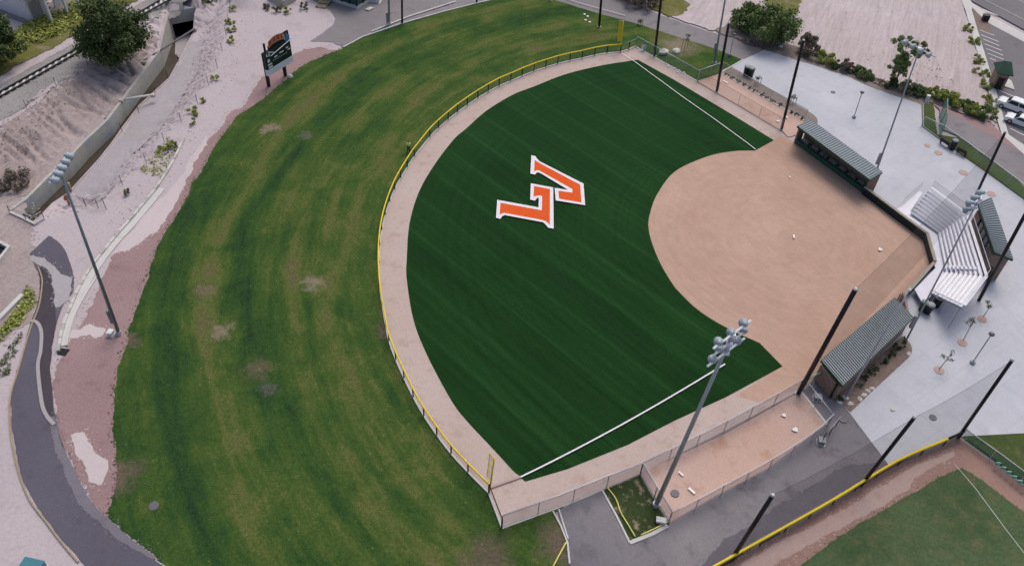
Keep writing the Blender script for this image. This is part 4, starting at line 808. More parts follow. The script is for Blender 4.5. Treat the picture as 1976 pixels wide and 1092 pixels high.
# ------------------------------------------------------------------ backstop wall
def wall_run(name, label, pts, h, th, face, cap, group=None):
    P = [Vector(G0(*p)) for p in pts]; t = thing(name, label, 'wall', P[0], group)
    for i in range(len(P) - 1):
        m = MB(); wall_between(m, P[i], P[i + 1], th, 0, h); m.build('padding', face, t)
        m = MB(); d = (P[i + 1] - P[i]).normalized() * 0.03; n = Vector((-d.y, d.x, 0)) * 2
        wall_between(m, P[i] - n, P[i + 1] - n, th + 0.12, h + 0.002, h + 0.12); m.build('coping', cap, t)
    return t
wall_run('backstop_wall', 'dark green padded backstop wall curving from the upper dugout round home plate', [(1799, 518), (1784, 464), (1664, 374)], 1.15, 0.25, 'dark_pad', 'coping')
wall_run('backstop_wall', 'pale-capped low wall from the backstop to the lower dugout', [(1728, 592), (1757, 566), (1799, 518)], 1.0, 0.25, 'dark_pad', 'coping')

# ------------------------------------------------------------------ bleachers
def bleachers():
    zi, zo, nrow = 1.3, 4.0, 9
    inner = [np.array(G0(*p, zi)) for p in ((1759, 409), (1815, 447), (1829, 524), (1799, 560))]
    outer = [np.array(G0(*p, zo)) for p in ((1797, 361), (1866, 412), (1904, 532), (1861, 589))]
    t = thing('bleachers', 'shiny aluminium grandstand bleachers wrapped round behind home plate', 'bleachers', (*inner[1][:2], 0))
    for k in range(nrow):
        s = k / (nrow - 1); P = [Vector(a + (b - a) * s) for a, b in zip(inner, outer)]
        for i in range(3):
            a, b = P[i], P[i + 1]; d = (b - a).normalized(); n = Vector((-d.y, d.x, 0))
            mid = (a + b) / 2; c0 = Vector((*((inner[1] + inner[2]) / 2)[:2], 0)) - Vector((6, 0, 0))
            o = (Vector(outer[i]) + Vector(outer[i + 1]) - Vector(inner[i]) - Vector(inner[i + 1])); o.z = 0
            n = n if n.dot(o) > 0 else -n
            gap = 0.05; aa = a + d * gap; bb = b - d * gap
            for nm, off, w, dz, mt in (('seat_plank', 0.0, 0.17, 0.0, 'aluminium'), ('foot_plank', -0.33, 0.2, -0.42, 'aluminium_deck')):
                q = [aa + n * (off - w), bb + n * (off - w), bb + n * (off + w), aa + n * (off + w)]
                if i == 1 and nm == 'seat_plank' and k % 1 == 0: q = [x for x in q]
                MB().hexa([Vector((x.x, x.y, x.z + dz - 0.06)) for x in q], [Vector((x.x, x.y, x.z + dz)) for x in q]).build(nm, mt, t)
            rz = MB(); q0 = aa + n * 0.16; q1 = bb + n * 0.16
            if k < nrow - 1: rz.add([q0 + Vector((0, 0, -0.05)), q1 + Vector((0, 0, -0.05)), q1 + Vector((0, 0, -0.4)), q0 + Vector((0, 0, -0.4))], [(0, 1, 2, 3)]).build('riser', 'under_metal', t)
    # supports
    for i, (a, b) in enumerate(zip(inner, outer)):
        for s in (0.05, 0.5, 0.95):
            p = a + (b - a) * s; MB().tube((p[0], p[1], 0.0), (p[0], p[1], p[2] - 0.5), 0.05, 0.05, 6).build('leg', 'galvanised', t)
        MB().tube(Vector(a) + Vector((0, 0, -0.55)), Vector(b) + Vector((0, 0, -0.55)), 0.06, 0.06, 6).build('stringer', 'galvanised', t)
    # back rail
    top = [Vector(p) + Vector((0, 0, 1.0)) for p in outer]
    MB().path(top, 0.035).build('back_rail', 'galv_bright', t); MB().ribbon([Vector(p) for p in outer], 0.0, 1.0).build('back_mesh', 'chain_clear', t)
    # front deck with its ramp
    z = 0.95
    deck = [G0(*p, z) for p in ((1730, 404), (1786, 450), (1805, 517), (1765, 558), (1783, 589), (1803, 561), (1829, 524), (1815, 447), (1759, 409), (1742, 397))]
    v = [Vector(p) for p in deck]; lo = [Vector((p[0], p[1], z - 0.15)) for p in deck]; n = len(v)
    MB().add(v + lo, [tuple(range(n))] + [(i, (i + 1) % n, n + (i + 1) % n, n + i) for i in range(n)]).build('front_deck', 'aluminium_deck', t)
    rp = [G0(*p, q) for p, q in (((1742, 397), z), ((1757, 408), z), ((1781, 371), 0.1), ((1776, 367), 0.1))]
    MB().add([Vector(p) for p in rp], [(0, 1, 2, 3)]).build('ramp', 'aluminium_deck', t)
    a, b = Vector(G0(1740, 394, z)), Vector(G0(1778, 362, 0.1)); MB().path([a + Vector((0, 0, 0.95)), b + Vector((0, 0, 0.95))], 0.03).build('ramp_rail', 'galvanised', t); MB().ribbon([a, b], 0, 0.95).build('ramp_mesh', 'chain_clear', t)
    # aisle steps in the middle block
    for k in range(nrow - 1):
        s = (k + 0.5) / nrow; A = inner[1] + (outer[1] - inner[1]) * s; Bq = inner[2] + (outer[2] - inner[2]) * s; c = A * 0.12 + Bq * 0.88
        MB().box((c[0] - 0.45, c[1] - 0.3, c[2] - 0.35), (c[0] + 0.45, c[1] + 0.3, c[2] - 0.1)).build('aisle_step', 'aluminium_deck', t)
bleachers()

# ------------------------------------------------------------------ press box
def press_box():
    z = 4.6
    q = [G0(1888, 392, z), G0(1920, 486, z), G0(1955, 500, z - 0.5), G0(1913, 381, z - 0.5)]
    t = thing('press_box', 'brick press box with a ribbed metal roof behind the bleachers', 'press box', (*q[0][:2], 0))
    roof(t, q, 24, rib=0.05)
    a, b, c, d = [Vector((p[0], p[1], 0)) for p in q]; ctr = (a + b + c + d) / 4
    sh = lambda p, s: ctr + (p - ctr) * s
    a, b, c, d = [sh(p, 0.9) for p in (a, b, c, d)]
    top = z - 0.85
    for n, (p, r) in (('front_wall', (a, b)), ('end_wall', (b, c)), ('rear_wall', (c, d)), ('end_wall', (d, a))):
        m = MB()
        if n == 'front_wall':
            wall_between(m, p, r, 0.2, 0, 2.6); wall_between(m, p, p.lerp(r, 0.2), 0.2, 2.6, top); wall_between(m, p.lerp(r, 0.85), r, 0.2, 2.6, top)
        else: wall_between(m, p, r, 0.2, 0, top - 0.01 * (n == 'end_wall'))
        m.build(n, 'brick_wall', t)
    e = a.lerp(b, 0.2); f = a.lerp(b, 0.85)
    w = MB(); d0 = (f - e).normalized(); nn = Vector((-d0.y, d0.x, 0)) * 0.12
    w.add([e + nn + Vector((0, 0, 2.6)), f + nn + Vector((0, 0, 2.6)), f + nn + Vector((0, 0, top)), e + nn + Vector((0, 0, top))], [(0, 1, 2, 3)]); wo = w.build('window', 'car_glass', t)
    for k in range(5):
        p = e.lerp(f, k / 4); MB().box((p.x - 0.05, p.y - 0.05, 2.6), (p.x + 0.05, p.y + 0.05, top)).build('mullion', 'galvanised', wo)
    # low brick wall in front
    m = MB(); wall_between(m, Vector(G0(1874, 430)), Vector(G0(1903, 545)), 0.5, 0, 1.9); m.build('base_wall', 'brick_wall', t)
press_box()

# ------------------------------------------------------------------ concrete drain with its culvert
def drain():
    ZL = [-4.2, -3.4, -2.6, -2.4, -2.3, -2.3, -2.3, -2.3, -2.2, -2.2]; ZF = ZL[0]
    Wp = [Vector((p[0], p[1], 0)) for p in WALLW]; Rp = []
    for k in range(len(SLOT_R)):
        g = slot_r(k); Rp.append(Vector((g[0], g[1], min(-0.3, hf(*g)))))
    t = thing('concrete_drain', 'sunken concrete drain with a tall pale wall below the railway bank', 'drain', Wp[4])
    n = len(Wp)
    def off(i):
        d = (Wp[min(i + 1, n - 1)] - Wp[max(i - 1, 0)]).normalized(); return Vector((d.y, -d.x, 0))
    sgn = 1 if (Rp[4] - Wp[4]).dot(off(4)) < 0 else -1
    v = []; f = []
    for i in range(n):
        o = off(i) * sgn * 0.4
        v += [Wp[i] + Vector((0, 0, ZL[i])), Wp[i] + Vector((0, 0, 0.18)), Wp[i] + o + Vector((0, 0, 0.18)), Wp[i] + o + Vector((0, 0, -0.5))]
        if i:
            a, b = 4 * (i - 1), 4 * i; f += [(a + k, b + k, b + k + 1, a + k + 1) for k in range(3)]
    MB().add(v, f).build('wall', 'old_concrete', t)
    m = len(Rp); v = [w + Vector((0, 0, ZL[i])) for i, w in enumerate(Wp)] + [Vector((r.x, r.y, ZL[i])) for i, r in enumerate(Rp)]; f = [(i, i + 1, n + i + 1, n + i) for i in range(n - 1)]
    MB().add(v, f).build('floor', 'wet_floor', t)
    v = []; f = []
    for i, r in enumerate(Rp):
        v += [Vector((r.x, r.y, ZL[i])), r]
        if i: f.append((2 * i - 2, 2 * i, 2 * i + 1, 2 * i - 1))
    MB().add(v, f).build('kerb_wall', 'old_concrete', t)
    MB().band([r + Vector((0, 0, 0.0)) for r in Rp[:8]], 0.22, 0.0, 0.1).build('kerb', 'sand', t)
    e0, e1 = Wp[-1], Rp[-1]; MB().add([e0 + Vector((0, 0, ZL[-1])), e1 + Vector((0, 0, ZL[-1] - e1.z)), e1, e0], [(0, 1, 2, 3)]).build('end_wall', 'old_concrete', t)
    # culvert mouth
    a = Wp[0]; b = Vector((*G0(379, 17)[:2], 0)); d = (b - a).normalized(); nn = Vector((-d.y, d.x, 0))
    if nn.dot(Wp[1] - a) > 0: nn = -nn
    q = [a, b, b + nn * 0.5, a + nn * 0.5]
    MB().hexa([p + Vector((0, 0, -1.9)) for p in q], [p + Vector((0, 0, 0.25)) for p in q]).build('headwall', 'old_concrete', t)
    q2 = [a + nn * 0.1, b + nn * 0.1, b + nn * 9, a + nn * 9]; vv = [p + Vector((0, 0, ZF)) for p in q2] + [p + Vector((0, 0, -1.88)) for p in q2]
    MB().add(vv, [(0, 1, 2, 3), (4, 5, 6, 7), (1, 2, 6, 5), (2, 3, 7, 6), (3, 0, 4, 7)]).build('culvert', 'void_shade', t)
    fl = [a + Vector((0, 0, ZL[0] + 0.02)), b + Vector((0, 0, ZL[0] + 0.02)), Vector((Rp[0].x, Rp[0].y, ZL[0] + 0.02)), Vector((Rp[1].x, Rp[1].y, ZL[1] + 0.02)), Wp[1].lerp(Rp[1], 0.3) * 1.0]; fl[4].z = ZL[1] + 0.02; MB().add(fl, [(0, 1, 2, 3, 4)]).build('apron', 'silt', t)
    w = [b, Vector((*G0(377, 40, -DEPTH)[:2], 0)), Vector((Rp[0].x, Rp[0].y, 0))]
    v = []; f = []
    for i, p in enumerate(w):
        zt_ = [0.25, -0.6, Rp[0].z + 0.05][i]; v += [p + Vector((0, 0, ZF)), p + Vector((0, 0, zt_))]
        if i: f.append((2 * i - 2, 2 * i, 2 * i + 1, 2 * i - 1))
    MB().add(v, f).build('wing_wall', 'old_concrete', t)
drain()
def pipe(name, label, a, b, r, mat, cat='pipe'):
    a, b = Vector(a), Vector(b); t = thing(name, label, cat, a); MB().tube(a, b, r, r, 8).build('pipe_run', mat, t, True)
    for p in (a, b): MB().box((p.x - r * 1.8, p.y - r * 1.8, p.z - 0.3), (p.x + r * 1.8, p.y + r * 1.8, p.z + r * 0.4)).build('bracket', 'old_concrete', t)
pipe('crossing_pipe', 'long dark pipe slanting across the drain near the culvert', VG(278, 122) + Vector((0, 0, .3)), VG(377, 60) + Vector((0, 0, .4)), 0.14, 'manhole')
pipe('crossing_pipe', 'pale level pipe spanning the drain halfway along the wall', VG(236, 197) + Vector((0, 0, .35)), VG(299, 197) + Vector((0, 0, 1.2)), 0.16, 'pale_concrete')
A, B = up_to((137, 370), (132, 353)); t = thing('marker_post', 'short pale yellow post at the low end of the drain', 'post', A); MB().tube(A, B, 0.16, 0.16, 8).build('post', 'wood', t, True); MB().tube(B, B + Vector((0, 0, 0.06)), 0.18, 0.1, 8).build('cap', 'coping', t)
A = VG(134, 396); t = thing('rusty_valve', 'rusty orange valve wheel stand beside the drain end', 'valve', A); MB().tube(A, A + Vector((0, 0, 1.5)), 0.12, 0.1, 8).build('stem', 'rust', t); MB().lathe(A + Vector((0, 0, 1.2)), (0.3, 0.5, 0.6), [(0.36, 0), (0.42, 0.06), (0.36, 0.12)], 12).build('wheel', 'rust', t)
# second culvert at the left edge
t = thing('box_culvert', 'grated culvert with the shade of its mouth painted flat, in a concrete frame at the left edge', 'culvert', VG(5, 485))
P = [VG(*p) for p in ((-30, 455), (20, 482), (-2, 510), (-50, 490))]
MB().add([p + Vector((0, 0, 0.05)) for p in P], [(0, 1, 2, 3)]).build('mouth', 'void_shade', t)  # flat dark sheet painted as the shaded opening, no hole beneath
MB().band([P[0], P[1], P[2], P[2] + (P[2] - P[1]) * 1.2], 0.35, 0, 0.55).build('frame', 'pale_concrete', t)
for k in range(5): MB().tube(P[0].lerp(P[1], 0.1 + k * 0.2) + Vector((0, 0, 0.3)), P[3].lerp(P[2], 0.1 + k * 0.2) + Vector((0, 0, 0.3)), 0.04, 0.04, 5).build('grate_bar', 'manhole', t)
# gutter beside the light pole
GUT = cr([(313, 364), (290, 392), (253, 436), (218, 474), (184, 520), (162, 557), (145, 594), (131, 630), (122, 668)], 4)
o = tag(MB().band([VG(*p) for p in GUT], 0.85, 0.02, 0.10).build('gutter', 'pale_concrete'), kind='structure')
GL = [VG(*p) for p in cr([(356, 268), (336, 310), (312, 350), (286, 385), (250, 427), (213, 471), (179, 514), (156, 552), (140, 588), (124, 628), (113, 680)], 4)]
t = thing('gutter_kerb', 'stepped pale concrete kerb along the gutter left of the lawn', 'kerb', GL[0])
for i in range(len(GL) - 1):
    MB().band([GL[i], GL[i].lerp(GL[i + 1], 0.97)], 0.3, 0, 0.26 + 0.05 * (i % 2)).build('kerb_block', 'pale_concrete' if i % 3 else 'old_concrete', t)
MB().band([VG(*p) for p in cr([(190, 530), (158, 582), (137, 628), (129, 668)], 4)], 0.22, 0, 0.2).build('kerb_edge', 'pale_concrete', t)
P = VG(120, 680); tag(MB().box((P.x - .55, P.y - .5, 0), (P.x + .35, P.y + .35, 0.08)).build('drain_inlet', 'void_shade'), 'small dark drain inlet at the foot of the gutter', 'inlet')
tag(MB().band([VG(*p) for p in [(-30, 650), (0, 618), (45, 572)]], 0.5, 0, 0.4).build('retaining_kerb', 'pale_concrete'), 'straight pale concrete kerb at the left picture edge', 'kerb')
tag(MB().band([VG(*p) for p in cr([(74, 515), (82, 540), (80, 568), (75, 595), (63, 625), (50, 665), (36, 715), (22, 760), (19, 800), (24, 855), (38, 915), (58, 965), (88, 1005), (118, 1045), (152, 1085)], 3)], 0.14, 0, 0.15).build('path_edging', 'wood'), 'thin pale edging board along the outer side of the curved path', 'edging')

# ------------------------------------------------------------------ railway
def railway():
    r1 = [(-60, 217), (0, 181.5), (86, 133), (172, 84), (276, 23.5), (310, 3), (400, -50)]; r2 = [(-60, 227.5), (0, 191), (87, 141.5), (174, 91.5), (286, 26), (333, 0), (420, -50)]
    A = resample([VG(*p) + Vector((0, 0, 0.28)) for p in r1], 1.15); B = resample([VG(*p) + Vector((0, 0, 0.28)) for p in r2], 1.15)
    t = thing('railway_track', 'single railway track with black rails and pale sleepers on grey ballast', 'railway', A[8])
    for P in (A, B):
        m = MB()
        for i in range(len(P) - 1): pass
        MB().band(P, 0.24, -0.12, 0.06).build('rail', 'rail_steel', t)
    n = min(len(A), len(B), 120); d = (B[10] - A[10]); ln = d.length
    m = MB(); e = d.normalized(); x = Vector((-e.y, e.x, 0)) * 0.17; a = -e * (ln / 2 + 0.2); b = e * (ln / 2 + 0.2)
    m.hexa([a - x + Vector((0, 0, -0.25)), a + x + Vector((0, 0, -0.25)), b + x + Vector((0, 0, -0.25)), b - x + Vector((0, 0, -0.25))], [a - x + Vector((0, 0, -0.1)), a + x + Vector((0, 0, -0.1)), b + x + Vector((0, 0, -0.1)), b - x + Vector((0, 0, -0.1))])
    sm_ = m.mesh('sleeper', 'sleeper_concrete')
    for i in range(n): part_copy('sleeper', sm_, t, A[i].lerp(B[i], 0.5))
railway()

# ------------------------------------------------------------------ buildings
def shed():
    c = VG(63, 44); a = VG(-60, -5); b = VG(125, 6); h = 6.5; c.z = a.z = b.z = min(c.z, 1.3)
    u = (a - c); v = (b - c); t = thing('white_shed', 'white metal shed with an open bay and porch columns beside the railway', 'building', c)
    d = c + u + v; z = c.z
    n1 = Vector((-u.y, u.x, 0)).normalized(); n1 = n1 if n1.dot(v) > 0 else -n1
    def wq(p, q, z0, z1, mat, name, th=0.2, parent=t, off=0.0):
        e = (q - p).normalized(); nn = Vector((-e.y, e.x, 0)); ctr = c + u * 0.5 + v * 0.5
        nn = nn if nn.dot(ctr - p) > 0 else -nn; p2 = p + nn * off; q2 = q + nn * off
        Q = [p2, q2, q2 + nn * th, p2 + nn * th]; return MB().hexa([x + Vector((0, 0, z0 - z + (z - x.z))) for x in Q] if False else [Vector((x.x, x.y, z0)) for x in Q], [Vector((x.x, x.y, z1)) for x in Q]).build(name, mat, parent)
    w = wq(c, a, z, z + h, 'white_wall', 'side_wall')
    for k in range(24):
        p = c.lerp(a, (k + 0.5) / 24); wq(p, p.lerp(a, 0.012), z, z + h, 'white_wall', 'rib', 0.06, w, -0.04)
    vent = c.lerp(a, 0.33); wq(vent, vent.lerp(a, 0.045), z + 2.2, z + 3.2, 'box_grey', 'vent', 0.05, w, -0.05)
    v0 = v.normalized(); f1 = c + v0 * 0.25; f2 = c + v0 * 2.6; f3 = c + v0 * 3.2; f4 = c + v * 0.72
    wq(c + v0 * 0.21, f1 + v0 * 0.15, z, z + h, 'cream_wall', 'front_wall'); wq(f1 + v0 * 0.15, f2, z + 3.0, z + h, 'cream_wall', 'front_wall')
    wq(f1 + v0 * 0.15, f2, z, z + 3.0, 'box_grey', 'door', 0.1, t, 0.05)
    wq(f2, f3, z, z + h, 'cream_wall', 'front_wall'); wq(f3, f4, z + 3.6, z + h, 'cream_wall', 'front_wall'); wq(f4, b, z, z + h, 'cream_wall', 'front_wall')
    wq(f3, f4, z, z + 3.6, 'void_shade', 'bay', 0.1, t, 2.5)  # back panel coloured near-black as the shade of the open bay
    for k in range(5): wq(f3.lerp(f4, 0.12), f3.lerp(f4, 0.9), z + 0.3 + k * 0.55, z + 0.36 + k * 0.55, 'wood', 'stacked_timber', 0.9, t, 0.6)
    r = [c - u.normalized() * 0 - n1 * 0, a, d, b]
    MB().hexa([Vector((x.x, x.y, z + h + 0.02)) for x in r], [Vector((x.x, x.y, z + h + 0.25)) for x in r]).build('roof', 'white_wall', t)
    # porch
    nn = Vector((v0.y, -v0.x, 0)); nn = nn if nn.dot(u) < 0 else -nn
    p0, p1 = c - v0 * 0.6, b; pr = [p0 + nn * 0.05, p1 + nn * 0.05, p1 + nn * 3.4, p0 + nn * 3.4]
    MB().hexa([Vector((x.x, x.y, z + 4.6)) for x in pr], [Vector((x.x, x.y, z + 4.85)) for x in pr]).build('porch_roof', 'white_wall', t)
    for s in (0.18, 0.62, 0.97):
        p = p0.lerp(p1, s) + nn * 3.1; MB().box((p.x - 0.16, p.y - 0.16, z - 0.1), (p.x + 0.16, p.y + 0.16, z + 4.6)).build('porch_column', 'white_wall', t)
    MB().hexa([Vector((x.x, x.y, z - 0.1)) for x in pr], [Vector((x.x, x.y, z + 0.14)) for x in pr]).build('porch_slab', 'asphalt_worn', t)
shed()
def kiosk():
    c = VG(690, 19); a = VG(600, -9); b = VG(760, -22); u, v = a - c, b - c; d = c + u + v; ctr = (a + b) / 2
    t = thing('glass_building', 'dark glass building on a white plinth at the top edge', 'building', c)
    sh = lambda s: [ctr + (x - ctr) * s for x in (c, a, d, b)]
    q = sh(1.0); MB().hexa([Vector((x.x, x.y, 0)) for x in q], [Vector((x.x, x.y, 0.55)) for x in q]).build('plinth', 'pale_concrete', t)
    q = sh(0.965); MB().hexa([Vector((x.x, x.y, 0.56)) for x in q], [Vector((x.x, x.y, 4.2)) for x in q]).build('glass_wall', 'glass_green', t)
    q = sh(1.03); MB().hexa([Vector((x.x, x.y, 4.21)) for x in q], [Vector((x.x, x.y, 4.5)) for x in q]).build('roof', 'cream_wall', t)
    q = sh(0.975)
    for i in range(4):
        for k in range(6):
            p = q[i].lerp(q[(i + 1) % 4], k / 6); MB().box((p.x - 0.12, p.y - 0.12, 0.55), (p.x + 0.12, p.y + 0.12, 4.2)).build('mullion', 'dark_post', t)
    p = VG(723, 6); bx = thing('air_conditioner', 'small white air conditioner box beside the glass building', 'air conditioner', p)
    MB().box((p.x - 1.0, p.y - 1.2, 0.0), (p.x + 1.0, p.y + 0.3, 0.12)).build('slab', 'pale_concrete', bx); MB().box((p.x - 0.8, p.y - 1.0, 0.12), (p.x + 0.8, p.y + 0.1, 1.1)).build('cabinet', 'box_white', bx); MB().lathe(Vector((p.x, p.y - 0.45, 1.1)), (0, 0, 1), [(0.42, 0), (0.42, 0.04), (0.1, 0.05)], 12).build('fan_grille', 'manhole', bx)
    g = [VG(*p) for p in ((704, 21), (712, 23), (722, 18), (714, 16))]; tag(MB().hexa([Vector((x.x, x.y, 0.1)) for x in g], [Vector((x.x, x.y, 0.26)) for x in g]).build('concrete_slab', 'pale_concrete'), 'small pale concrete slab lying on the asphalt yard', 'slab')
kiosk()
g = [VG(*p) for p in ((516, -3), (549, 14), (572, 2), (545, -14))]; t = thing('concrete_vault', 'flat-topped concrete block at the top edge of the sand', 'vault', g[1])
MB().hexa([Vector((x.x, x.y, 0)) for x in g], [Vector((x.x, x.y, 1.0)) for x in g]).build('body', 'old_concrete', t); MB().hexa([Vector((x.x, x.y, 1.0)) + (x - g[0]) * 0 for x in g], [Vector((x.x, x.y, 1.15)) for x in g]).build('lid', 'pale_concrete', t)
for k, (u, v, lab) in enumerate(((622, 12, 'lower wooden pallet lying on the asphalt yard edge'), (628, 7, 'upper wooden pallet leaning on the yard edge pile'))):
    p = VG(u, v); t = thing('pallet', lab, 'pallet', p, 'wooden pallets on the yard edge')
    for j in range(5): MB().box((p.x - 0.9, p.y - 0.8 + j * 0.36, 0.22 + 0.25 * k), (p.x + 0.9, p.y - 0.56 + j * 0.36, 0.27 + 0.25 * k)).build('board', 'wood', t)
    for j in range(3): MB().box((p.x - 0.9 + j * 0.8, p.y - 0.8, 0.05 + 0.25 * k), (p.x - 0.72 + j * 0.8, p.y + 0.88, 0.22 + 0.25 * k)).build('bearer', 'wood', t)
def gazebo():
    z = 3.0; q = [Vector(G0(*p, z)) for p in ((1918, 121), (1951, 125), (1956, 147), (1925, 141))]; ctr = sum(q, Vector()) / 4
    t = thing('brick_kiosk', 'small brick hut with a dark green roof in the car park', 'hut', (ctr.x, ctr.y, 0))
    b = [ctr + (x - ctr) * 0.72 for x in q]; MB().hexa([Vector((x.x, x.y, 0)) for x in b], [Vector((x.x, x.y, z - 0.1)) for x in b]).build('wall', 'brick_wall', t)
    ap = [ctr + Vector((0, 0, 1.3)) + (q[1] + q[2] - q[0] - q[3]) * 0.12, ctr + Vector((0, 0, 1.3)) - (q[1] + q[2] - q[0] - q[3]) * 0.12]
    dn = Vector((0, 0, -0.15)); MB().add(q + ap + [x + dn for x in q], [(1, 2, 4), (2, 3, 5, 4), (3, 0, 5), (0, 1, 4, 5), (0, 6, 7, 1), (1, 7, 8, 2), (2, 8, 9, 3), (3, 9, 6, 0), (6, 9, 8, 7)]).build('roof', 'green_fascia', t)
    dd = b[2].lerp(b[3], 0.5); MB().box((dd.x - 0.5, dd.y - 0.03, 0), (dd.x + 0.5, dd.y + 0.08, 2.1)).build('door', 'dark_post', t)
    g = [VG(*p) for p in ((1922, 166), (1956, 177), (1950, 160), (1935, 150))]; tag(MB().hexa([Vector((x.x, x.y, 0.2)) for x in g], [Vector((x.x, x.y, 0.36)) for x in g]).build('kerb_island', 'pale_concrete'), kind='structure')
gazebo()
PL = [((1889, 61), (1917.5, 71.5)), ((1892, 70.5), (1926, 83.6)), ((1896, 78.5), (1927, 91.6)), ((1899, 88), (1932.6, 101)), ((1902, 97), (1934, 110)), ((1905, 106), (1935.6, 118)), ((1909, 115.6), (1920, 120)), ((1927, 178), (1961, 192)), ((1931, 192), (1968, 207)), ((1936.5, 214), (1976, 228)), ((1941, 226), (1980, 241)), ((1945, 239), (1976, 253)), ((1948, 251), (1976, 265))]
zl = LAYER[0] + 0.012
for a, b in PL: tag(line_strip('parking_line', [G0(*a), G0(*b)], 0.16, zl, 'white_paint'), kind='structure')
line_strip('lane_line', [G0(1896, 21), G0(1924, 33)], 0.2, zl, 'white_paint', kind='structure')
line_strip('lane_line', [G0(1890, -2), G0(1976, 42)], 0.15, zl, 'pale_concrete', kind='structure')
line_strip('path_marking', [G0(*p) for p in [(1090, 0), (1140, 15), (1206, 33)]], 0.15, zl, 'pale_concrete', kind='structure')
line_strip('yard_marking', [G0(*p) for p in [(718, 63), (750, 50), (790, 34), (840, 18), (880, 5)]], 0.25, zl, 'pale_concrete', kind='structure')
tag(MB().band([VG(*p) for p in [(663, 93), (700, 73), (776, 47), (850, 26), (920, 8), (960, -1)]], 0.2, 0.05, 0.2).build('yard_kerb', 'pale_concrete'), 'thin pale kerb between the top lawn edge and the asphalt yard', 'kerb')
tag(MB().band([VG(*p) for p in [(1434, 117), (1391, 142)]], 0.2, 0.05, 0.2).build('plaza_kerb', 'pale_concrete'), 'pale kerb at the grass end of the concrete plaza', 'kerb')
tag(MB().band([VG(*p) for p in [(1780, 203), (1781, 247), (1820, 276)]], 0.18, 0.05, 0.25).build('plaza_kerb', 'kerb_edge'), 'dark kerb at the step in the plaza edge by the verge', 'kerb')

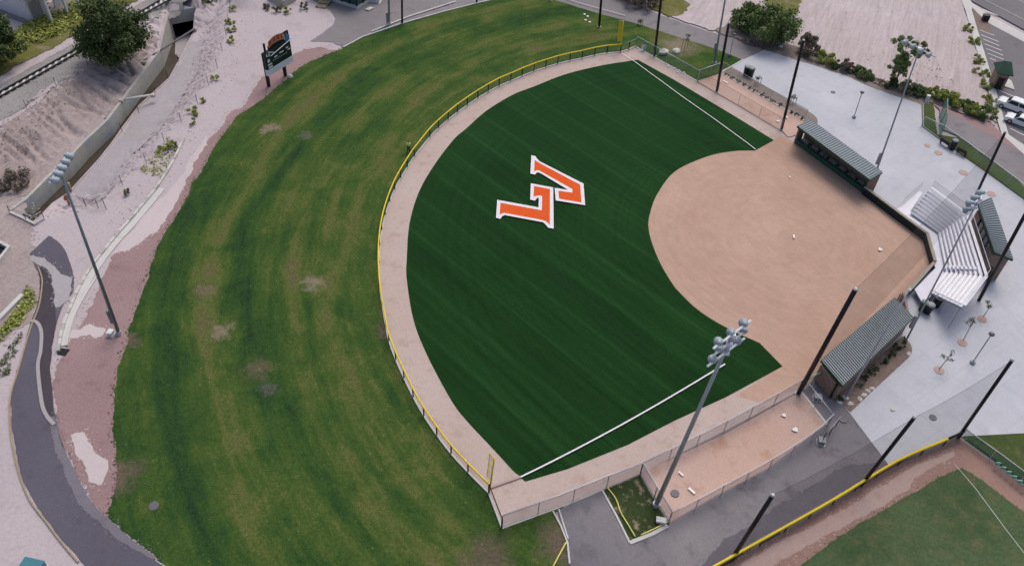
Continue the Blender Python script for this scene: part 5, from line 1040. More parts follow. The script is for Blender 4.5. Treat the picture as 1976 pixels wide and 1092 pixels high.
# ------------------------------------------------------------------ scoreboard
def scoreboard():
    L1, L2 = VG(519, 167), VG(551, 147); e = (L2 - L1); e.z = 0; ln = e.length; e.normalize(); nrm = Vector((-e.y, e.x, 0)); cv = Vector(C) - L1; nrm = nrm if nrm.dot(cv) > 0 else -nrm
    def on(u, v):
        d = Vector(ray(u, v)); s = (L1 - Vector(C)).dot(nrm) / d.dot(nrm); p = Vector(C) + d * s; return (p - L1).dot(e), p.z
    t = thing('scoreboard', 'dark green scoreboard with an orange arched sign on two black legs', 'scoreboard', L1)
    def P(s, z, o=0.0): return L1 + e * s + nrm * o + Vector((0, 0, z - L1.z))
    def slab(s0, s1, z0, z1, o0, o1, mat, name, parent=t):
        q = [P(s0, 0, o0), P(s1, 0, o0), P(s1, 0, o1), P(s0, 0, o1)]
        return MB().hexa([x + Vector((0, 0, z0)) for x in q], [x + Vector((0, 0, z1)) for x in q]).build(name, mat, parent)
    bl, br_, tl, tr_ = on(508.6, 135.7), on(557, 105), on(505, 98), on(554, 75)
    s0 = (bl[0] + tl[0]) / 2; s1 = (br_[0] + tr_[0]) / 2; zb = (bl[1] + br_[1]) / 2; ztp = (tl[1] + tr_[1]) / 2
    wb = on(509.5, 141)[1]; wb = zb - 0.95
    for p in (L1, L2): MB().box((p.x - 0.2, p.y - 0.2, p.z), (p.x + 0.2, p.y + 0.2, ztp - 0.3)).build('leg', 'black_steel', t)
    bd = slab(s0, s1, zb, ztp, 0.22, 0.6, 'score_green', 'display_board')
    slab(s0 - 0.05, s1 + 0.05, wb, zb - 0.005, 0.2, 0.64, 'score_white', 'sponsor_band')
    w = s1 - s0; hh = ztp - zb
    # white label plates and lamp rows
    def plate(x0, x1, y0, y1, mat='score_white', n='label_plate'): slab(s0 + w * x0, s0 + w * x1, zb + hh * y0, zb + hh * y1, 0.601, 0.63, mat, n, bd)
    for x0, x1, y0, y1 in ((0.06, 0.22, 0.04, 0.13), (0.05, 0.21, 0.2, 0.29), (0.06, 0.15, 0.38, 0.56), (0.33, 0.45, 0.46, 0.53), (0.54, 0.70, 0.52, 0.59), (0.8, 0.9, 0.58, 0.66), (0.86, 0.97, 0.44, 0.5)): plate(x0, x1, y0, y1)
    for k in range(9): plate(0.27 + k * 0.065, 0.285 + k * 0.065, 0.32, 0.38, n='inning_mark')
    # LV emblem
    def poly(pts, mat, n, o):
        xs = [a for a, b in pts]; v = [P(s0 + w * (0.045 + 0.16 * (x / 190)), zb + hh * (0.66 + 0.26 * (1 - y / 150)), o) for x, y in pts]
        MB().add(v, [tuple(q) for q in tessellate_polygon([v])]).build(n, mat, bd)
    poly([(0, 0), (40, 0), (40, 80), (95, 80), (95, 110), (0, 110)], 'score_white', 'emblem_letter', 0.612); poly([(85, 20), (120, 20), (138, 95), (160, 20), (190, 20), (155, 140), (122, 140)], 'score_white', 'emblem_letter', 0.615)
    # upper frame
    for s in (0.08, 0.9, 0.99): slab(s0 + w * s - 0.12, s0 + w * s + 0.12, ztp, ztp + 1.25, 0.25, 0.45, 'score_black', 'frame_post')
    slab(s0 + w * 0.78, s0 + w * 1.0, ztp + 1.1, ztp + 1.25, 0.24, 0.46, 'score_black', 'frame_beam')
    slab(s0 + w * 0.2, s0 + w * 0.82, ztp - 0.15, ztp + 0.55, 0.28, 0.5, 'score_black', 'sign_backing')
    n = 12; top = []; bot = []
    for k in range(n + 1):
        x = k / n; z = ztp + 0.45 + 0.75 * math.sin(math.pi * (0.15 + 0.7 * x)); top.append(P(s0 + w * (0.2 + 0.62 * x), z + 0.45, 0.52)); bot.append(P(s0 + w * (0.2 + 0.62 * x), z - 0.5, 0.52))
    v = top + bot; sg = MB().add(v, [(i, i + 1, n + 2 + i, n + 1 + i) for i in range(n)]).build('arched_sign', 'score_orange', t)
    for k in range(7):
        x = 0.12 + k * 0.125; i = int(x * n); a = bot[i].lerp(top[i], 0.2) + nrm * 0.02; b = bot[i].lerp(top[i], 0.8) + nrm * 0.02
        MB().add([a - e * 0.05, a + e * 0.05, b + e * 0.05, b - e * 0.05], [(0, 1, 2, 3)]).build('sign_letter', 'score_black', sg)
    slab(s0 + w * 0.83, s0 + w * 0.99, ztp - 0.25, ztp + 0.8, 0.62, 0.66, 'score_blue', 'sponsor_panel')
    MB().tube(P(s0 + w * 0.18, ztp - 0.75, 0.8), P(s1 + 0.9, ztp + 0.35, 1.0), 0.06, 0.06, 6).build('cross_tube', 'lamp_arm', t)
    MB().tube(P(s0 + w * 0.12, ztp - 0.1, 0.6), P(s0 + w * 0.34, ztp - 0.55, 0.8), 0.05, 0.05, 6).build('cross_tube', 'lamp_arm', t)
scoreboard()

# ------------------------------------------------------------------ vegetation
def leaf_cloud(clumps, n, size, seed=0, up=0.35):
    r = np.random.default_rng(seed); v = []; f = []
    ctr = np.repeat(np.array([c[:3] for c in clumps], float), n, 0); rad = np.repeat(np.array([c[3] for c in clumps], float), n)
    m = len(ctr); d = r.normal(size=(m, 3)); d /= np.linalg.norm(d, axis=1)[:, None]; q = r.random(m) ** 0.45
    p = ctr + d * (rad * q)[:, None] * np.array([1, 1, 0.85])
    nrm = r.normal(size=(m, 3)) + d * 0.8 + np.array([0, 0, up]); nrm /= np.linalg.norm(nrm, axis=1)[:, None]
    a = np.cross(nrm, r.normal(size=(m, 3))); a /= np.linalg.norm(a, axis=1)[:, None]; b = np.cross(nrm, a)
    s = size * r.uniform(0.6, 1.3, m); a *= s[:, None]; b *= (s * 0.6)[:, None]
    V = np.stack([p - a, p + b * 0.9, p + a, p - b * 0.9], 1).reshape(-1, 3)
    return V
def leaf_mesh(mb, name, mat, off):
    m = bpy.data.meshes.new(name); V = mb - np.array(off)[None]; n = len(V)
    m.vertices.add(n); m.vertices.foreach_set('co', V.ravel()); m.loops.add(n); m.loops.foreach_set('vertex_index', np.arange(n)); m.polygons.add(n // 4)
    m.polygons.foreach_set('loop_start', np.arange(0, n, 4)); m.update(calc_edges=True); m.materials.append(MATS[mat]); return m
def tree(name, label, foot, rad, hgt, nclump, nleaf, size, mat, seed, trunk=True, flat=0.9, cat='tree', low=0.25, group=None, lobes=None):
    r = np.random.default_rng(seed); foot = Vector(foot); t = thing(name, label, cat, foot, group); cl = []
    cz = hgt * 0.55
    for _ in range(nclump):
        d = r.normal(size=3); d /= np.linalg.norm(d); q = r.random() ** 0.4
        x, y, z = d[0] * q * rad, d[1] * q * rad, cz + d[2] * q * hgt * 0.45
        if lobes:
            L_ = lobes[int(r.integers(len(lobes)))]; x, y, z = L_[0] + d[0] * q * L_[3], L_[1] + d[1] * q * L_[3], L_[2] + d[2] * q * L_[3] * flat
        cl.append((foot.x + x, foot.y + y, foot.z + max(z, hgt * low * r.uniform(0.4, 1)), rad * r.uniform(0.16, 0.34)))
    if trunk:
        m = MB(); m.path([foot - Vector((0, 0, 0.2)), foot + Vector((0.1, 0, hgt * 0.25)), foot + Vector((0.05, 0.15, hgt * 0.5))], max(0.08, rad * 0.055), 8)
        for k in range(5):
            c = cl[k % len(cl)]; m.tube(foot + Vector((0.05, 0.1, hgt * (0.2 + 0.06 * k))), Vector(c[:3]), rad * 0.03, rad * 0.01, 6)
        m.build('trunk', 'bark', t, True)
    mb = leaf_cloud(cl, nleaf, size, seed); link('crown', leaf_mesh(mb, 'crown', mat, foot), t)
    return t
tree('spreading_tree', 'large dark green spreading tree between the railway and the drain', VG(230, 122), 4.9, 9.4, 95, 300, 0.2, 'leaf_dark', 1)
tree('spreading_tree', 'dark green tree cut off by the left picture edge', VG(-6, 128), 4.2, 8.0, 70, 260, 0.2, 'leaf_dark', 2)
tree('spreading_tree', 'dark treetop at the very top edge behind the railway', VG(215, -28), 4.5, 6.5, 40, 220, 0.24, 'leaf_dark', 3)
tree('roadside_bush', 'large green bush between the dirt lot and the path', VG(1488, 84), 4.1, 6.2, 80, 130, 0.2, 'leaf_mid', 4, cat='bush')
tree('roadside_bush', 'paler thinner bush left of the large green bush', VG(1437, 58), 3.2, 3.8, 36, 200, 0.2, 'leaf_mid', 5, cat='bush')
tree('young_tree', 'small two-tiered tree standing at the edge of the dirt lot', VG(1727, 163), 1.9, 7.0, 70, 130, 0.15, 'leaf_bright', 6, lobes=[(0.0, 0, 6.4, 2.0), (1.5, 0, 6.6, 1.2), (-1.5, 0, 6.2, 1.2), (0.3, 0, 2.7, 1.5), (0.2, 0, 4.0, 1.0)])
tree('dry_bush', 'grey-brown dry bush right of the large green bush', VG(1555, 102), 2.4, 2.6, 30, 160, 0.16, 'leaf_dry', 7, cat='bush')
tree('dry_bush', 'brown dry scrub at the top edge beside the asphalt road', VG(1240, 8), 3.4, 2.8, 36, 150, 0.18, 'leaf_dry', 8, cat='bush')
tree('dry_bush', 'dark dry scrub along the road right of the other scrub', VG(1205, -14), 3.0, 2.8, 30, 150, 0.18, 'leaf_dry', 9, cat='bush')
tree('dry_bush', 'dry brown tangle in the weeds left of the drain end', VG(20, 355), 2.4, 1.4, 22, 120, 0.14, 'leaf_dry', 21, cat='bush')
def shrub(name, label, p, rad, h, mat, seed, group=None, nc=14, nl=110, size=0.11, trunk=False):
    return tree(name, label, p, rad, h, nc, nl, size, mat, seed, trunk=trunk, cat='shrub', low=0.1, group=group)
Y = [(1590, 121, 1.9, 1.9, 'leaf_yellow', 'bright yellow-green shrub on the weedy bank above the plaza'), (1612, 131, 1.2, 1.2, 'leaf_dark', 'small dark shrub right of the bright yellow-green shrub'), (1632, 139, 1.3, 2.0, 'leaf_dry', 'upright brown dry shrub on the weedy bank'),
     (1653, 142, 1.2, 1.0, 'leaf_mid', 'low green shrub right of the brown dry shrub'), (1672, 152, 1.4, 1.2, 'leaf_mid', 'grey-green shrub left of the small two-tiered tree'), (1715, 166, 1.4, 1.2, 'leaf_dark', 'dark low shrub at the foot of the two-tiered tree'), (1752, 177, 1.7, 1.5, 'leaf_grey', 'grey shrub right of the two-tiered tree'), (1775, 183, 1.5, 1.6, 'leaf_mid', 'green shrub at the plaza corner beside the drinking fountain'),
     (1800, 188, 1.6, 1.6, 'leaf_yellow', 'first yellow-green hedge shrub behind the green gate fence'), (1822, 195, 1.6, 1.6, 'leaf_yellow', 'second yellow-green hedge shrub from the gate fence'), (1842, 204, 1.6, 1.5, 'leaf_yellow', 'third yellow-green hedge shrub from the gate fence'), (1862, 213, 1.6, 1.5, 'leaf_mid', 'fourth hedge shrub from the gate fence, darker green'), (1880, 221, 1.6, 1.5, 'leaf_yellow', 'fifth yellow-green hedge shrub from the gate fence'), (1900, 229, 1.6, 1.6, 'leaf_mid', 'last hedge shrub, dark and nearest the pavement')]
for i, (u, v, r_, h, m, lab) in enumerate(Y): shrub('hedge_shrub' if i > 7 else 'bank_shrub', lab, VG(u, v), r_, h, m, 40 + i, 'shrubs on the weedy bank behind the plaza', 16, 150, 0.13)
Yl = [(1868, 60), (1875, 82), (1887, 120), (1893, 145), (1900, 168), (1908, 195), (1914, 215)]
for i, (u, v) in enumerate(Yl): shrub('kerb_weed', ['low', 'second', 'third', 'fourth', 'fifth', 'sixth', 'last'][i] + (' yellow-green weed along the pavement beside the dirt lot, counted from the top' if i else ' topmost yellow-green weed beside the pavement by the dirt lot'), VG(u, v), 1.3, 0.8, 'leaf_yellow', 70 + i, 'weeds along the pavement', 10, 110, 0.12)
Cw = [(449, 22, 'topmost green weed bush on the slope crest'), (447, 46, 'second weed bush down the slope crest'), (447, 61, 'third weed bush down the slope crest, brightest'), (449, 82, 'fourth weed bush down the slope crest, by loose stones'), (416, 154, 'lone weed bush on the crest bend above the brown dirt'), (393, 198, 'small weed bush beside the kerb start'), (378, 219, 'larger yellow-green weed bush on the kerb'), (371, 240, 'small round weed bush below the kerb bush'), (322, 290, 'wide yellow-green weed bush above the silt bed end'), (338, 286, 'small weed beside the wide weed bush at the kerb'), (246, 376, 'lone weed tuft on the bare slope left of the gutter'), (386, 8, 'dark weed bush above the culvert headwall'), (408, 6, 'pale weed bush right of the culvert headwall')]
for i, (u, v, lab) in enumerate(Cw): shrub('weed_bush', lab, VG(u, v), [0.8, .9, 1.0, .9, .8, .5, 1.1, .6, 1.2, .6, .5, 1.2, 1.2][i], 0.8, 'leaf_yellow' if i < 10 else 'leaf_grey', 90 + i, 'weed bushes along the drain slope', 8, 90, 0.10)
for i, (u, v, lab) in enumerate([(552, 24, 'bright green weed bush against the concrete block'), (532, 25, 'pale weed bush left of the concrete block'), (512, 18, 'dry weed clump at the left corner of the concrete block'), (588, 18, 'low grey weed clump right of the concrete block')]): shrub('weed_bush', lab, VG(u, v), 1.0, 1.0, ['leaf_yellow', 'leaf_grey', 'leaf_dry', 'leaf_grey'][i], 120 + i, 'weed bushes by the concrete block', 8, 90, 0.11)
ORD = ['first', 'second', 'third', 'fourth', 'fifth', 'sixth', 'seventh', 'eighth', 'ninth', 'tenth', 'eleventh', 'twelfth', 'thirteenth']
for i, (x, y) in enumerate([(1405, 160), (1340, 235), (1290, 262), (1230, 325), (1180, 390), (1095, 465), (990, 560), (920, 630), (840, 715), (740, 800), (480, 1000)]):
    shrub('planter_shrub', f'{ORD[i]} small dark shrub in the bed behind the lower dugout, from its rounded end', VG(1560 + x / 7.69, 640 + y / 7.69), 0.5, 0.6, 'leaf_dark' if i % 3 else 'leaf_grey', 140 + i, 'shrubs in the lower planter bed', 6, 70, 0.09)
for i, (x, y) in enumerate([(380, 402), (445, 440), (515, 482), (590, 520), (650, 558), (715, 598), (790, 638), (845, 672), (920, 715), (1000, 760), (1130, 838), (1190, 870), (1260, 918)]):
    shrub('planter_shrub', f'{ORD[i]} tiny dry shrub in the bed above the upper bullpen, from the bin end', VG(1340 + x / 6.07, 80 + y / 6.07), 0.38, 0.45, 'leaf_dry' if i % 2 else 'leaf_grey', 160 + i, 'shrubs in the upper planter bed', 5, 50, 0.08)
def sapling(label, base, top, seed, staked=False, crown=0.5, group='young staked trees'):
    A, B = up_to(base, top); t = thing('sapling', label, 'sapling', A, group); MB().tube(A, B, 0.045, 0.02, 6).build('trunk', 'bark', t)
    r = np.random.default_rng(seed); h = B.z - A.z; cl = [(B.x + r.uniform(-crown, crown), B.y + r.uniform(-crown, crown), B.z - r.uniform(0, 0.35) * h, 0.28) for _ in range(6)]
    br = MB()
    for c in cl: br.tube(A.lerp(B, 0.55), Vector(c[:3]), 0.02, 0.01, 5)
    br.build('branch', 'bark', t); link('crown', leaf_mesh(leaf_cloud(cl, 26, 0.08, seed), 'crown', 'leaf_dark', A), t)
    if staked:
        for s in (-1, 1): MB().tube(A + Vector((0.4 * s, 0.15 * s, 0)), A + Vector((0.4 * s, 0.15 * s, h * 0.8)), 0.04, 0.04, 6).build('stake', 'stake_wood', t)
        MB().tube(A + Vector((-0.4, -0.15, h * 0.65)), A + Vector((0.4, 0.15, h * 0.65)), 0.03, 0.03, 5).build('tie', 'stake_wood', t)
WELLS = [(1811, 716, 0.75, 'nearest round tree well on the plaza below the lamp post'), (1856, 663, 0.75, 'middle round tree well on the plaza below the bleachers'), (1894, 617, 0.75, 'tree well nearest the press box corner'), (1810, 297, 0.8, 'round tree well by the benches at the verge'), (1858, 335, 0.85, 'round tree well above the bleachers'), (1912, 376, 0.8, 'round tree well behind the press box roof'), (1789, 283, 0.6, 'pale tree well left of the one by the benches')]
for u, v, r_, lab in WELLS:
    r_ *= 0.72
    g = VG(u, v); o = MB().lathe(Vector((g.x, g.y, 0.12)), (0, 0, 1), [(r_, 0), (r_, 0.05), (r_ - 0.05, 0.055)], 24).build('tree_well', 'tree_well'); tag(o, lab, 'tree well', 'round tree wells in the plaza')
sapling('thin bent sapling in the nearest plaza tree well', (1811, 714), (1840, 684), 201, crown=0.6); sapling('thin sapling in the middle plaza tree well', (1858, 658), (1882, 612), 202); sapling('thin sapling in the tree well nearest the press box corner', (1897, 612), (1914, 585), 203)
sapling('staked bare sapling on the dry corner grass by the far fence', (1320, 96), (1327, 68), 204, True, 0.35); sapling('staked sapling beside the path behind the far foul pole', (1235, 49), (1237, 39), 205, True, 0.3); sapling('dark staked sapling in the bed beside the two bins', (1462, 163), (1465, 147), 206, True, 0.3); sapling('yellowish staked sapling in the bed right of the black pole', (1529, 202), (1533, 184), 207, True, 0.3)

# loose weeds, tufts and pale straw too many to count
def scatter(name, polypx, n, size, mat, seed, label, hgt=0.12):
    r = np.random.default_rng(seed); P = poly_w(polypx); lo, hi = P.min(0), P.max(0); cl = []
    while len(cl) < n:
        q = r.uniform(lo, hi)
        if inside(q, P) and (noise.noise((q[0] * 0.12, q[1] * 0.12, seed)) > r.uniform(-0.35, 0.35)): cl.append((q[0], q[1], hf(*q) + hgt, size * r.uniform(0.5, 1.5)))
    o = link(name, leaf_mesh(leaf_cloud(cl, 7, size * 0.5, seed, 1.5), name, mat, (0, 0, 0))); tag(o, label, kind='stuff'); return o
LAWN_IN = [(640, 105), (480, 240), (380, 380), (300, 520), (250, 700), (235, 900), (260, 1020), (340, 1085), (1080, 1085), (1060, 1000), (960, 1020), (850, 860), (760, 700), (722, 540), (725, 430), (780, 310), (880, 205), (1000, 135), (1180, 95), (1150, 40), (1000, 5), (800, 50)]
scatter('straw_litter', LAWN_IN, 700, 0.07, 'litter_pale', 11, 'pale dry straw specks scattered over the lawn', 0.03)
scatter('grass_tufts', LAWN_IN, 9000, 0.10, 'leaf_lawn', 12, 'tufts of rough grass over the lawn', 0.02)
scatter('trackside_weeds', [(0, 146), (50, 116), (110, 88), (160, 60), (200, 36), (170, 5), (120, 40), (60, 62), (0, 112)], 1100, 0.42, 'leaf_yellow', 13, 'yellow-green weeds along the railway', 0.25)
scatter('slope_weeds', [(0, 660), (35, 628), (68, 585), (72, 545), (55, 540), (40, 590), (0, 640)], 160, 0.35, 'leaf_yellow', 14, 'green weeds on the bare slope by the path', 0.15)
scatter('slope_weeds', [(0, 690), (45, 640), (30, 700), (10, 730), (0, 735)], 60, 0.25, 'leaf_grey', 15, 'sparse weeds on the sand left of the path', 0.12)
scatter('slope_weeds', [(270, 330), (325, 262), (345, 285), (315, 345), (300, 345)], 140, 0.24, 'leaf_yellow', 16, 'low weeds below the kerb at the silt bed end', 0.1)
scatter('bank_rubble', [(0, 250), (60, 212), (115, 175), (160, 140), (150, 190), (90, 250), (40, 330), (0, 350)], 240, 0.16, 'leaf_dry', 17, 'dry twigs and rubble on the eroded bank', 0.08)
scatter('bank_scrub', [(1420, 75), (1540, 98), (1690, 152), (1780, 180), (1778, 196), (1690, 166), (1540, 112), (1440, 88)], 420, 0.24, 'leaf_dry', 18, 'dry scrub along the bank above the plaza', 0.18)
scatter('rubble', [(1660, 120), (1720, 60), (1780, 80), (1840, 160), (1880, 220), (1800, 190), (1740, 160)], 200, 0.2, 'leaf_dry', 19, 'dry clods scattered on the dirt lot', 0.1)
scatter('pebbles', [(450, 20), (500, 10), (470, 120), (420, 200), (300, 400), (230, 460), (200, 440), (330, 270), (420, 150)], 110, 0.10, 'leaf_dry', 20, 'dark pebbles on the sand beside the slope', 0.05)
scatter('pebbles', [(120, 690), (230, 660), (225, 760), (218, 900), (205, 960), (150, 890), (110, 800)], 160, 0.05, 'litter_pale', 22, 'pale pebbles on the brown dirt by the path', 0.03)
# ------------------------------------------------------------------ small things
def rock(label, u, v, s, mat='rock_pale', seed=0, group=None):
    r = np.random.default_rng(seed); g = VG(u, v); bm = bmesh.new(); bmesh.ops.create_icosphere(bm, subdivisions=2, radius=s)
    for q in bm.verts: k = 1 + 0.35 * noise.noise(q.co * (1.3 / s) + Vector((seed, 0, 0))); q.co = Vector((q.co.x * k * 1.25, q.co.y * k, q.co.z * k * 0.7))
    me = bpy.data.meshes.new('rock'); bm.to_mesh(me); bm.free(); me.materials.append(MATS[mat]); o = link('rock', me, None, (g.x, g.y, g.z + s * 0.35)); o.rotation_euler = (0, 0, seed); tag(o, label, 'rock', group)
rock('pale boulder on the corner grass behind the far side fence', 1280, 104, 0.75, seed=1); rock('rounder pale boulder with a green collar right of the first', 1304, 101, 0.6, seed=2)
for i, (x, y) in enumerate([(820, 950), (755, 1008), (875, 890), (935, 855), (1478, 340), (455, 1055), (620, 1078), (1240, 1075)]): rock(f'{ORD[i]} pale rock in the bed behind the lower dugout, listed from bed middle', 1560 + x / 7.69, 640 + y / 7.69 if i != 7 else 791, 0.28, seed=10 + i, group='pale rocks in the lower planter bed')
for i, (u, v) in enumerate([(1259, 127), (1277, 138), (1294, 128), (1302, 132), (1312, 136)]): rock(f'{ORD[i]} small grey rock along the foot of the far side fence', u + 8 if i > 1 else u + 30, v + (6 if i > 1 else 3), 0.22, 'galv_bright', 30 + i, 'small rocks at the side fence')
rock('white stone on the brown dirt beside the scoreboard legs', 560, 149, 0.35, seed=50)
for i, (u, v) in enumerate([(1128, 29), (1134, 33), (1130, 40), (1138, 44)]):
    g = VG(u, v); m = MB(); m.hexa([g + Vector((-.2, -.12, .06)), g + Vector((.22, -.2, .06)), g + Vector((.24, .1, .06)), g + Vector((-.15, .25, .06))], [g + Vector((-.18, -.1, .16)), g + Vector((.2, -.18, .12)), g + Vector((.22, .08, .15)), g + Vector((-.13, .22, .12))]); tag(m.build('litter_sheet', 'plate_white'), f'{ORD[i]} white scrap of litter on the far lawn, from the top', 'litter', 'white litter on the lawn')
def bin_(label, u, v, mat='bin_black', h=1.15, r=0.38, group='round plaza bins'):
    g = VG(u, v); g.z = 0.2; t = thing('litter_bin', label, 'bin', g, group); MB().lathe(g, (0, 0, 1), [(r * 0.85, 0), (r, h * 0.9), (r, h)], 14).build('body', mat, t, True); MB().lathe(g + Vector((0, 0, h)), (0, 0, 1), [(r * 1.08, 0), (r * 1.08, 0.1), (r * 0.5, 0.2)], 14).build('lid', 'box_grey', t, True)
bin_('left of two black bins on the plaza by the shrub bed', 1439, 146, h=1.3, r=0.5); bin_('right of two black bins on the plaza by the shrub bed', 1447, 149, 'bin_green', 1.3, 0.5); bin_('black bin at the verge fence beside a bench', 1835, 290, h=1.4, r=0.42)
bin_('dark bin under the open end of the bleachers', 1787, 605, h=1.2, r=0.45); bin_('dark bin nearest the thin light pole by the bleachers', 1777, 600, 'bin_green', 1.2, 0.42); bin_('dark bin below the bleacher front deck', 1804, 592, h=1.3, r=0.5)
def bench(label, u, v, u2, v2):
    a, b = VG(u, v), VG(u2, v2); a.z = b.z = 0.2; t = thing('bench', label, 'bench', a, 'dark benches at the verge'); d = (b - a).normalized(); n = Vector((-d.y, d.x, 0))
    def bar(o, z0, z1, w): q = [a + n * o, b + n * o, b + n * (o + w), a + n * (o + w)]; return MB().hexa([x + Vector((0, 0, z0)) for x in q], [x + Vector((0, 0, z1)) for x in q])
    bar(0, 0.42, 0.48, 0.45).build('seat', 'dark_post', t); bar(-0.06, 0.5, 0.95, 0.05).build('backrest', 'dark_post', t)
    for s in (0.08, 0.92):
        p = a.lerp(b, s) + n * 0.2; MB().box((p.x - 0.05, p.y - 0.2, 0.2), (p.x + 0.05, p.y + 0.2, 0.62)).build('leg', 'dark_post', t)
bench('dark bench at the verge fence left of the black bin', 1810, 278, 1828, 289); bench('dark bench at the verge fence right of the black bin', 1843, 296, 1860, 306)
def cabinet(name, label, u, v, w, d, h, mat, cat='box'):
    g = VG(u, v); t = thing(name, label, cat, g); MB().box((g.x - w / 2 - .1, g.y - d / 2 - .1, g.z), (g.x + w / 2 + .1, g.y + d / 2 + .1, g.z + 0.12)).build('pad', 'pale_concrete', t)
    MB().box((g.x - w / 2, g.y - d / 2, g.z + 0.12), (g.x + w / 2, g.y + d / 2, g.z + h)).build('cabinet', mat, t); MB().box((g.x - w / 2 - .04, g.y - d / 2 - .04, g.z + h), (g.x + w / 2 + .04, g.y + d / 2 + .04, g.z + h + 0.06)).build('lid', mat, t)
cabinet('utility_box', 'small white utility box at the foot of the left light pole', 215, 646, 0.5, 0.6, 0.5, 'box_white'); cabinet('utility_box', 'pale utility box on the grass patch beside the lower bullpen', 1274, 1008, 0.8, 0.45, 0.5, 'box_white'); cabinet('utility_box', 'grey utility box outside the lower bullpen corner', 1583, 855, 0.6, 0.6, 0.6, 'box_grey')
cabinet('utility_box', 'black cabinet on the kerb island by the street', 1899, 42, 1.0, 0.9, 1.2, 'bin_black'); cabinet('drinking_fountain', 'white drinking fountain at the plaza corner', 1787, 197, 0.45, 0.45, 1.1, 'box_white', 'fountain'); cabinet('teal_cabinet', 'teal metal cabinet top in the bottom left corner', 62, 1106, 1.7, 1.7, 0.8, 'teal_metal', 'cabinet'); cabinet('equipment_box', 'grey equipment box at the dugout end of the lower bullpen', 1576, 770, 0.7, 0.6, 0.5, 'box_grey')
for lab, u, v, r_, z_ in (('dark manhole cover on the plaza under the net', 1799, 807, 0.38, 0.0), ('grey manhole cover at the light pole foot in the lower bullpen', 1302, 953, 0.4, 0.0), ('dark manhole cover on the asphalt yard', 861, 10, 0.55, 0.0), ('dark oval cover in the near lawn corner', 297, 976, 0.45, 0.0), ('dark round cover on the open plaza above the upper dugout', 1607, 180, 0.35, 0.0), ('grey cover outside the lower bullpen corner fence', 1626, 811, 0.4, 0)):
    g = VG(u, v); zc = 0.0 if u < 1000 else 0.115; tag(MB().lathe(Vector((g.x, g.y, zc)), (0, 0, 1), [(r_, 0), (r_, 0.07), (r_ * 0.9, 0.075)], 20).build('manhole_cover', 'manhole'), lab, 'cover')
def hose(label, pts): tag(MB().path([VG(*p) + Vector((0, 0, 0.22)) for p in cr(pts, 5)], 0.07, 6).build('hose', 'hose_yellow', smooth=True), label, 'hose')
hose('yellow hose lying down the middle of the small grass patch', [(1172, 943), (1188, 965), (1197, 990), (1212, 1015), (1225, 1037)]); hose('yellow hose along the bottom edge of the small grass patch', [(1236, 1034), (1262, 1022), (1287, 1009)]); hose('yellow hose across the lawn corner at the bottom edge', [(1092, 1048), (1080, 1070), (1066, 1096)])
def sign(label, base, top, w=0.7, h=0.8):
    A, B = up_to(base, top); t = thing('notice_sign', label, 'sign', A); MB().tube(A, B, 0.04, 0.04, 6).build('post', 'galvanised', t); d = Vector((C[0] - A.x, C[1] - A.y, 0)).normalized(); e = Vector((-d.y, d.x, 0)) * w / 2
    p = B + d * 0.06; MB().hexa([p - e - Vector((0, 0, h)), p + e - Vector((0, 0, h)), p + e - Vector((0, 0, h)) + d * .03, p - e - Vector((0, 0, h)) + d * .03], [p - e, p + e, p + e + d * .03, p - e + d * .03]).build('panel', 'score_white', t)
sign('small white notice panel on the far side fence corner', (1242, 99), (1242, 87)); sign('tiny white sign in the bush beyond the plaza corner', (1507, 94), (1507, 86), 0.5, 0.5)

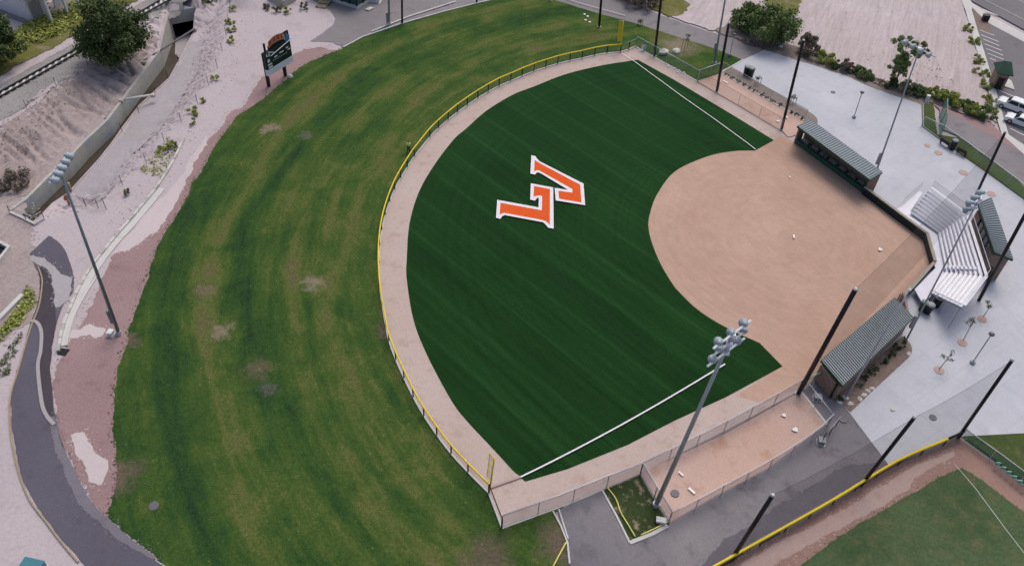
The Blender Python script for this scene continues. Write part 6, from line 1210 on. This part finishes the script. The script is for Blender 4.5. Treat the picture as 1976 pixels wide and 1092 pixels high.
# ------------------------------------------------------------------ cars
def car(label, u, v, u2, v2, kind):
    g = VG(u, v); g.z = 0.22; f = VG(u2, v2) - VG(u, v); f.z = 0; f.normalize(); s = Vector((-f.y, f.x, 0)); ln, wd, h = (4.6, 1.9, 1.75) if kind == 'suv' else (4.6, 1.8, 1.42)
    t = thing('parked_car', label, 'car', g, 'white cars in the car park')
    prof = ([(-2.3, .35), (-2.3, .95), (-2.2, 1.05), (2.0, 1.0), (2.25, .85), (2.3, .35)], [(-2.2, 1.04), (-2.05, 1.7), (-1.8, 1.78), (0.3, 1.76), (0.55, 1.68), (1.15, 1.0)]) if kind == 'suv' else ([(-2.3, .3), (-2.3, .85), (-2.1, .95), (1.9, .88), (2.25, .72), (2.3, .3)], [(-1.85, .93), (-1.2, 1.38), (-0.9, 1.44), (0.2, 1.43), (0.45, 1.38), (1.2, .87)])
    def ext(pr, w0, w1, zt_):
        zmin = min(z for x, z in pr); zmax = max(z for x, z in pr); v = []
        for sd in (-1, 1):
            for x, z in pr:
                k = (z - zmin) / (zmax - zmin + 1e-6); v.append(g + f * x + s * sd * (w0 + (w1 - w0) * k) / 2 + Vector((0, 0, z)))
        n = len(pr); return MB().add(v, [tuple(range(n))[::-1], tuple(range(n, 2 * n))] + [(i, (i + 1) % n, n + (i + 1) % n, n + i) for i in range(n)])
    body = ext(prof[0], wd, wd * 0.94, 0).build('body', 'car_white', t); cab = ext(prof[1], wd * 0.92, wd * 0.74, 0).build('cabin', 'car_white', t)
    zb, zt_ = (1.1, 1.62) if kind == 'suv' else (0.97, 1.33); ca = prof[1]
    def at_(x, z, sd, o): k = (z - ca[0][1]) / (max(q[1] for q in ca) - ca[0][1]); return g + f * x + s * sd * ((wd * 0.92 + (wd * 0.74 - wd * 0.92) * k) / 2 + o) + Vector((0, 0, z))
    xr0, xr1, xf0, xf1 = (-1.95, -1.85, 0.85, 0.5) if kind == 'suv' else (-1.5, -1.1, 0.9, 0.42)
    for sd in (-1, 1):
        for a0, a1, b0, b1 in ((xr0, xr1, -0.75, -0.72), (-0.65, -0.62, xf0, xf1)): MB().add([at_(a0, zb, sd, .012), at_(b0, zb, sd, .012), at_(b1, zt_, sd, .012), at_(a1, zt_, sd, .012)], [(0, 1, 2, 3)]).build('side_window', 'car_glass', cab)
        MB().box(tuple(g + f * 2.2 + s * sd * 0.62 + Vector((-.12, -.12, .62))), tuple(g + f * 2.2 + s * sd * 0.62 + Vector((.12, .12, .78)))).build('headlight', 'head_lamp', t); MB().box(tuple(g - f * 2.25 + s * sd * 0.7 + Vector((-.1, -.1, .72))), tuple(g - f * 2.25 + s * sd * 0.7 + Vector((.1, .1, .95)))).build('tail_light', 'red_lamp', t)
        for x in (-1.4, 1.4):
            c = g + f * x + s * sd * (wd / 2 - 0.12) + Vector((0, 0, 0.33)); w = MB().tube(c - s * 0.12, c + s * 0.14 * sd + s * 0.0, 0.34, 0.34, 16).build('wheel', 'tyre', t); MB().tube(c + s * sd * 0.1, c + s * sd * 0.16, 0.2, 0.2, 12).build('rim', 'hub', w)
    p = [q for q in ca]; i0, i1 = (p[-1], p[-2])
    def scr(pa, pb, w0, w1, nm, o):
        a = g + f * (pa[0] + o) + Vector((0, 0, pa[1])); b = g + f * (pb[0] + o) + Vector((0, 0, pb[1])); q = [a.lerp(b, .12), a.lerp(b, .9)]
        MB().add([q[0] - s * w0, q[0] + s * w0, q[1] + s * w1, q[1] - s * w1], [(0, 1, 2, 3)]).build(nm, 'car_glass', cab)
    scr(i0, i1, wd * .42, wd * .36, 'windscreen', 0.03); scr(p[0], p[1], wd * .42, wd * .36, 'rear_window', -0.03)
car('white estate car parked below the brick hut', 1951, 213, 1925, 203, 'suv'); car('white saloon car parked nearest the picture corner of the car park', 1967, 243, 1941, 233, 'sedan')

# ------------------------------------------------------------------ the person beside the outfield fence
def person():
    g = VG(789, 294); t = thing('person', 'person in a lime green shirt and dark trousers standing behind the outfield fence', 'person', g)
    aw = Vector((g.x - C[0], g.y - C[1], 0)).normalized(); sd_ = Vector((-aw.y, aw.x, 0))
    def pt(x, y, z): return g + sd_ * x + aw * y + Vector((0, 0, z + 0.02))
    def skin(name, mat, V, E, parent, sub=2):
        m = bpy.data.meshes.new(name); m.from_pydata([tuple(pt(*q[:3]) - g) for q in V], E, []); m.materials.append(MATS[mat]); o = link(name, m, parent)
        md = o.modifiers.new('s', 'SKIN'); md.use_smooth_shade = True
        for i, q in enumerate(V): m.skin_vertices[0].data[i].radius = (q[3], q[3] if len(q) < 5 else q[4]); m.skin_vertices[0].data[i].use_root = i == 0
        o.modifiers.new('d', 'SUBSURF').levels = sub; o.modifiers['d'].render_levels = sub; return o
    V = [(0, 0, 0.95, .14, .11), (0, 0, 1.15, .13, .1), (0, 0.02, 1.38, .16, .1), (0, .03, 1.5, .06), (0, .05, 1.58, .075), (0, .05, 1.68, .095), (0, .04, 1.76, .06),
         (-.2, .02, 1.4, .06), (-.27, .04, 1.15, .045), (-.24, .16, .95, .035), (-.235, .19, .88, .035), (.2, .02, 1.4, .06), (.28, .0, 1.15, .045), (.27, .1, .93, .035), (.27, .13, .86, .035),
         (-.1, 0, .86, .1), (-.11, .02, .5, .07), (-.12, -.02, .09, .05), (-.13, .12, .04, .04), (.1, 0, .86, .1), (.13, -.02, .5, .07), (.15, -.12, .09, .05), (.16, .02, .04, .04), (0, .16, 1.66, .018)]
    E = [(0, 1), (1, 2), (2, 3), (3, 4), (4, 5), (5, 6), (2, 7), (7, 8), (8, 9), (9, 10), (2, 11), (11, 12), (12, 13), (13, 14), (0, 15), (15, 16), (16, 17), (17, 18), (0, 19), (19, 20), (20, 21), (21, 22), (5, 23)]
    for hx, hy, hz, sgn in ((-.235, .19, .88, 1), (.27, .13, .86, -1)):
        base = 10 if sgn > 0 else 14
        for k, (dx, l) in enumerate(((-.03, .075), (-.01, .085), (.01, .08), (.03, .065), (.05 * sgn, .05))):
            n = len(V); V += [(hx + dx, hy + .015, hz - .05 if k < 4 else hz - .02, .009), (hx + dx, hy + .035, hz - .05 - l, .008)]; E += [(base, n), (n, n + 1)]
    b = skin('body', 'skin', V, E, t)
    skin('shirt', 'hi_vis', [(0, 0, 0.93, .19, .15), (0, 0, 1.15, .18, .14), (0, .02, 1.4, .2, .135), (0, .03, 1.47, .09), (-.21, .02, 1.41, .09), (-.27, .03, 1.2, .075), (.21, .02, 1.41, .09), (.28, .01, 1.2, .075)], [(0, 1), (1, 2), (2, 3), (2, 4), (4, 5), (2, 6), (6, 7)], t)
    skin('trousers', 'denim', [(0, 0, 0.94, .165, .13), (-.1, 0, .84, .125), (-.11, .02, .5, .095), (-.12, -.02, .12, .075), (.1, 0, .84, .125), (.13, -.02, .5, .095), (.15, -.12, .12, .075)], [(0, 1), (1, 2), (2, 3), (0, 4), (4, 5), (5, 6)], t)
    skin('cap', 'cap_dark', [(0, .03, 1.7, .11), (0, .04, 1.78, .1), (0, .17, 1.71, .06, .02)], [(0, 1), (0, 2)], t)
    for nm, x, y in (('shoe', -.125, .06), ('shoe', .155, -.04)): skin(nm, 'shoe', [(x, y - .09, .04, .05, .04), (x, y + .1, .035, .045, .03)], [(0, 1)], t)
person()
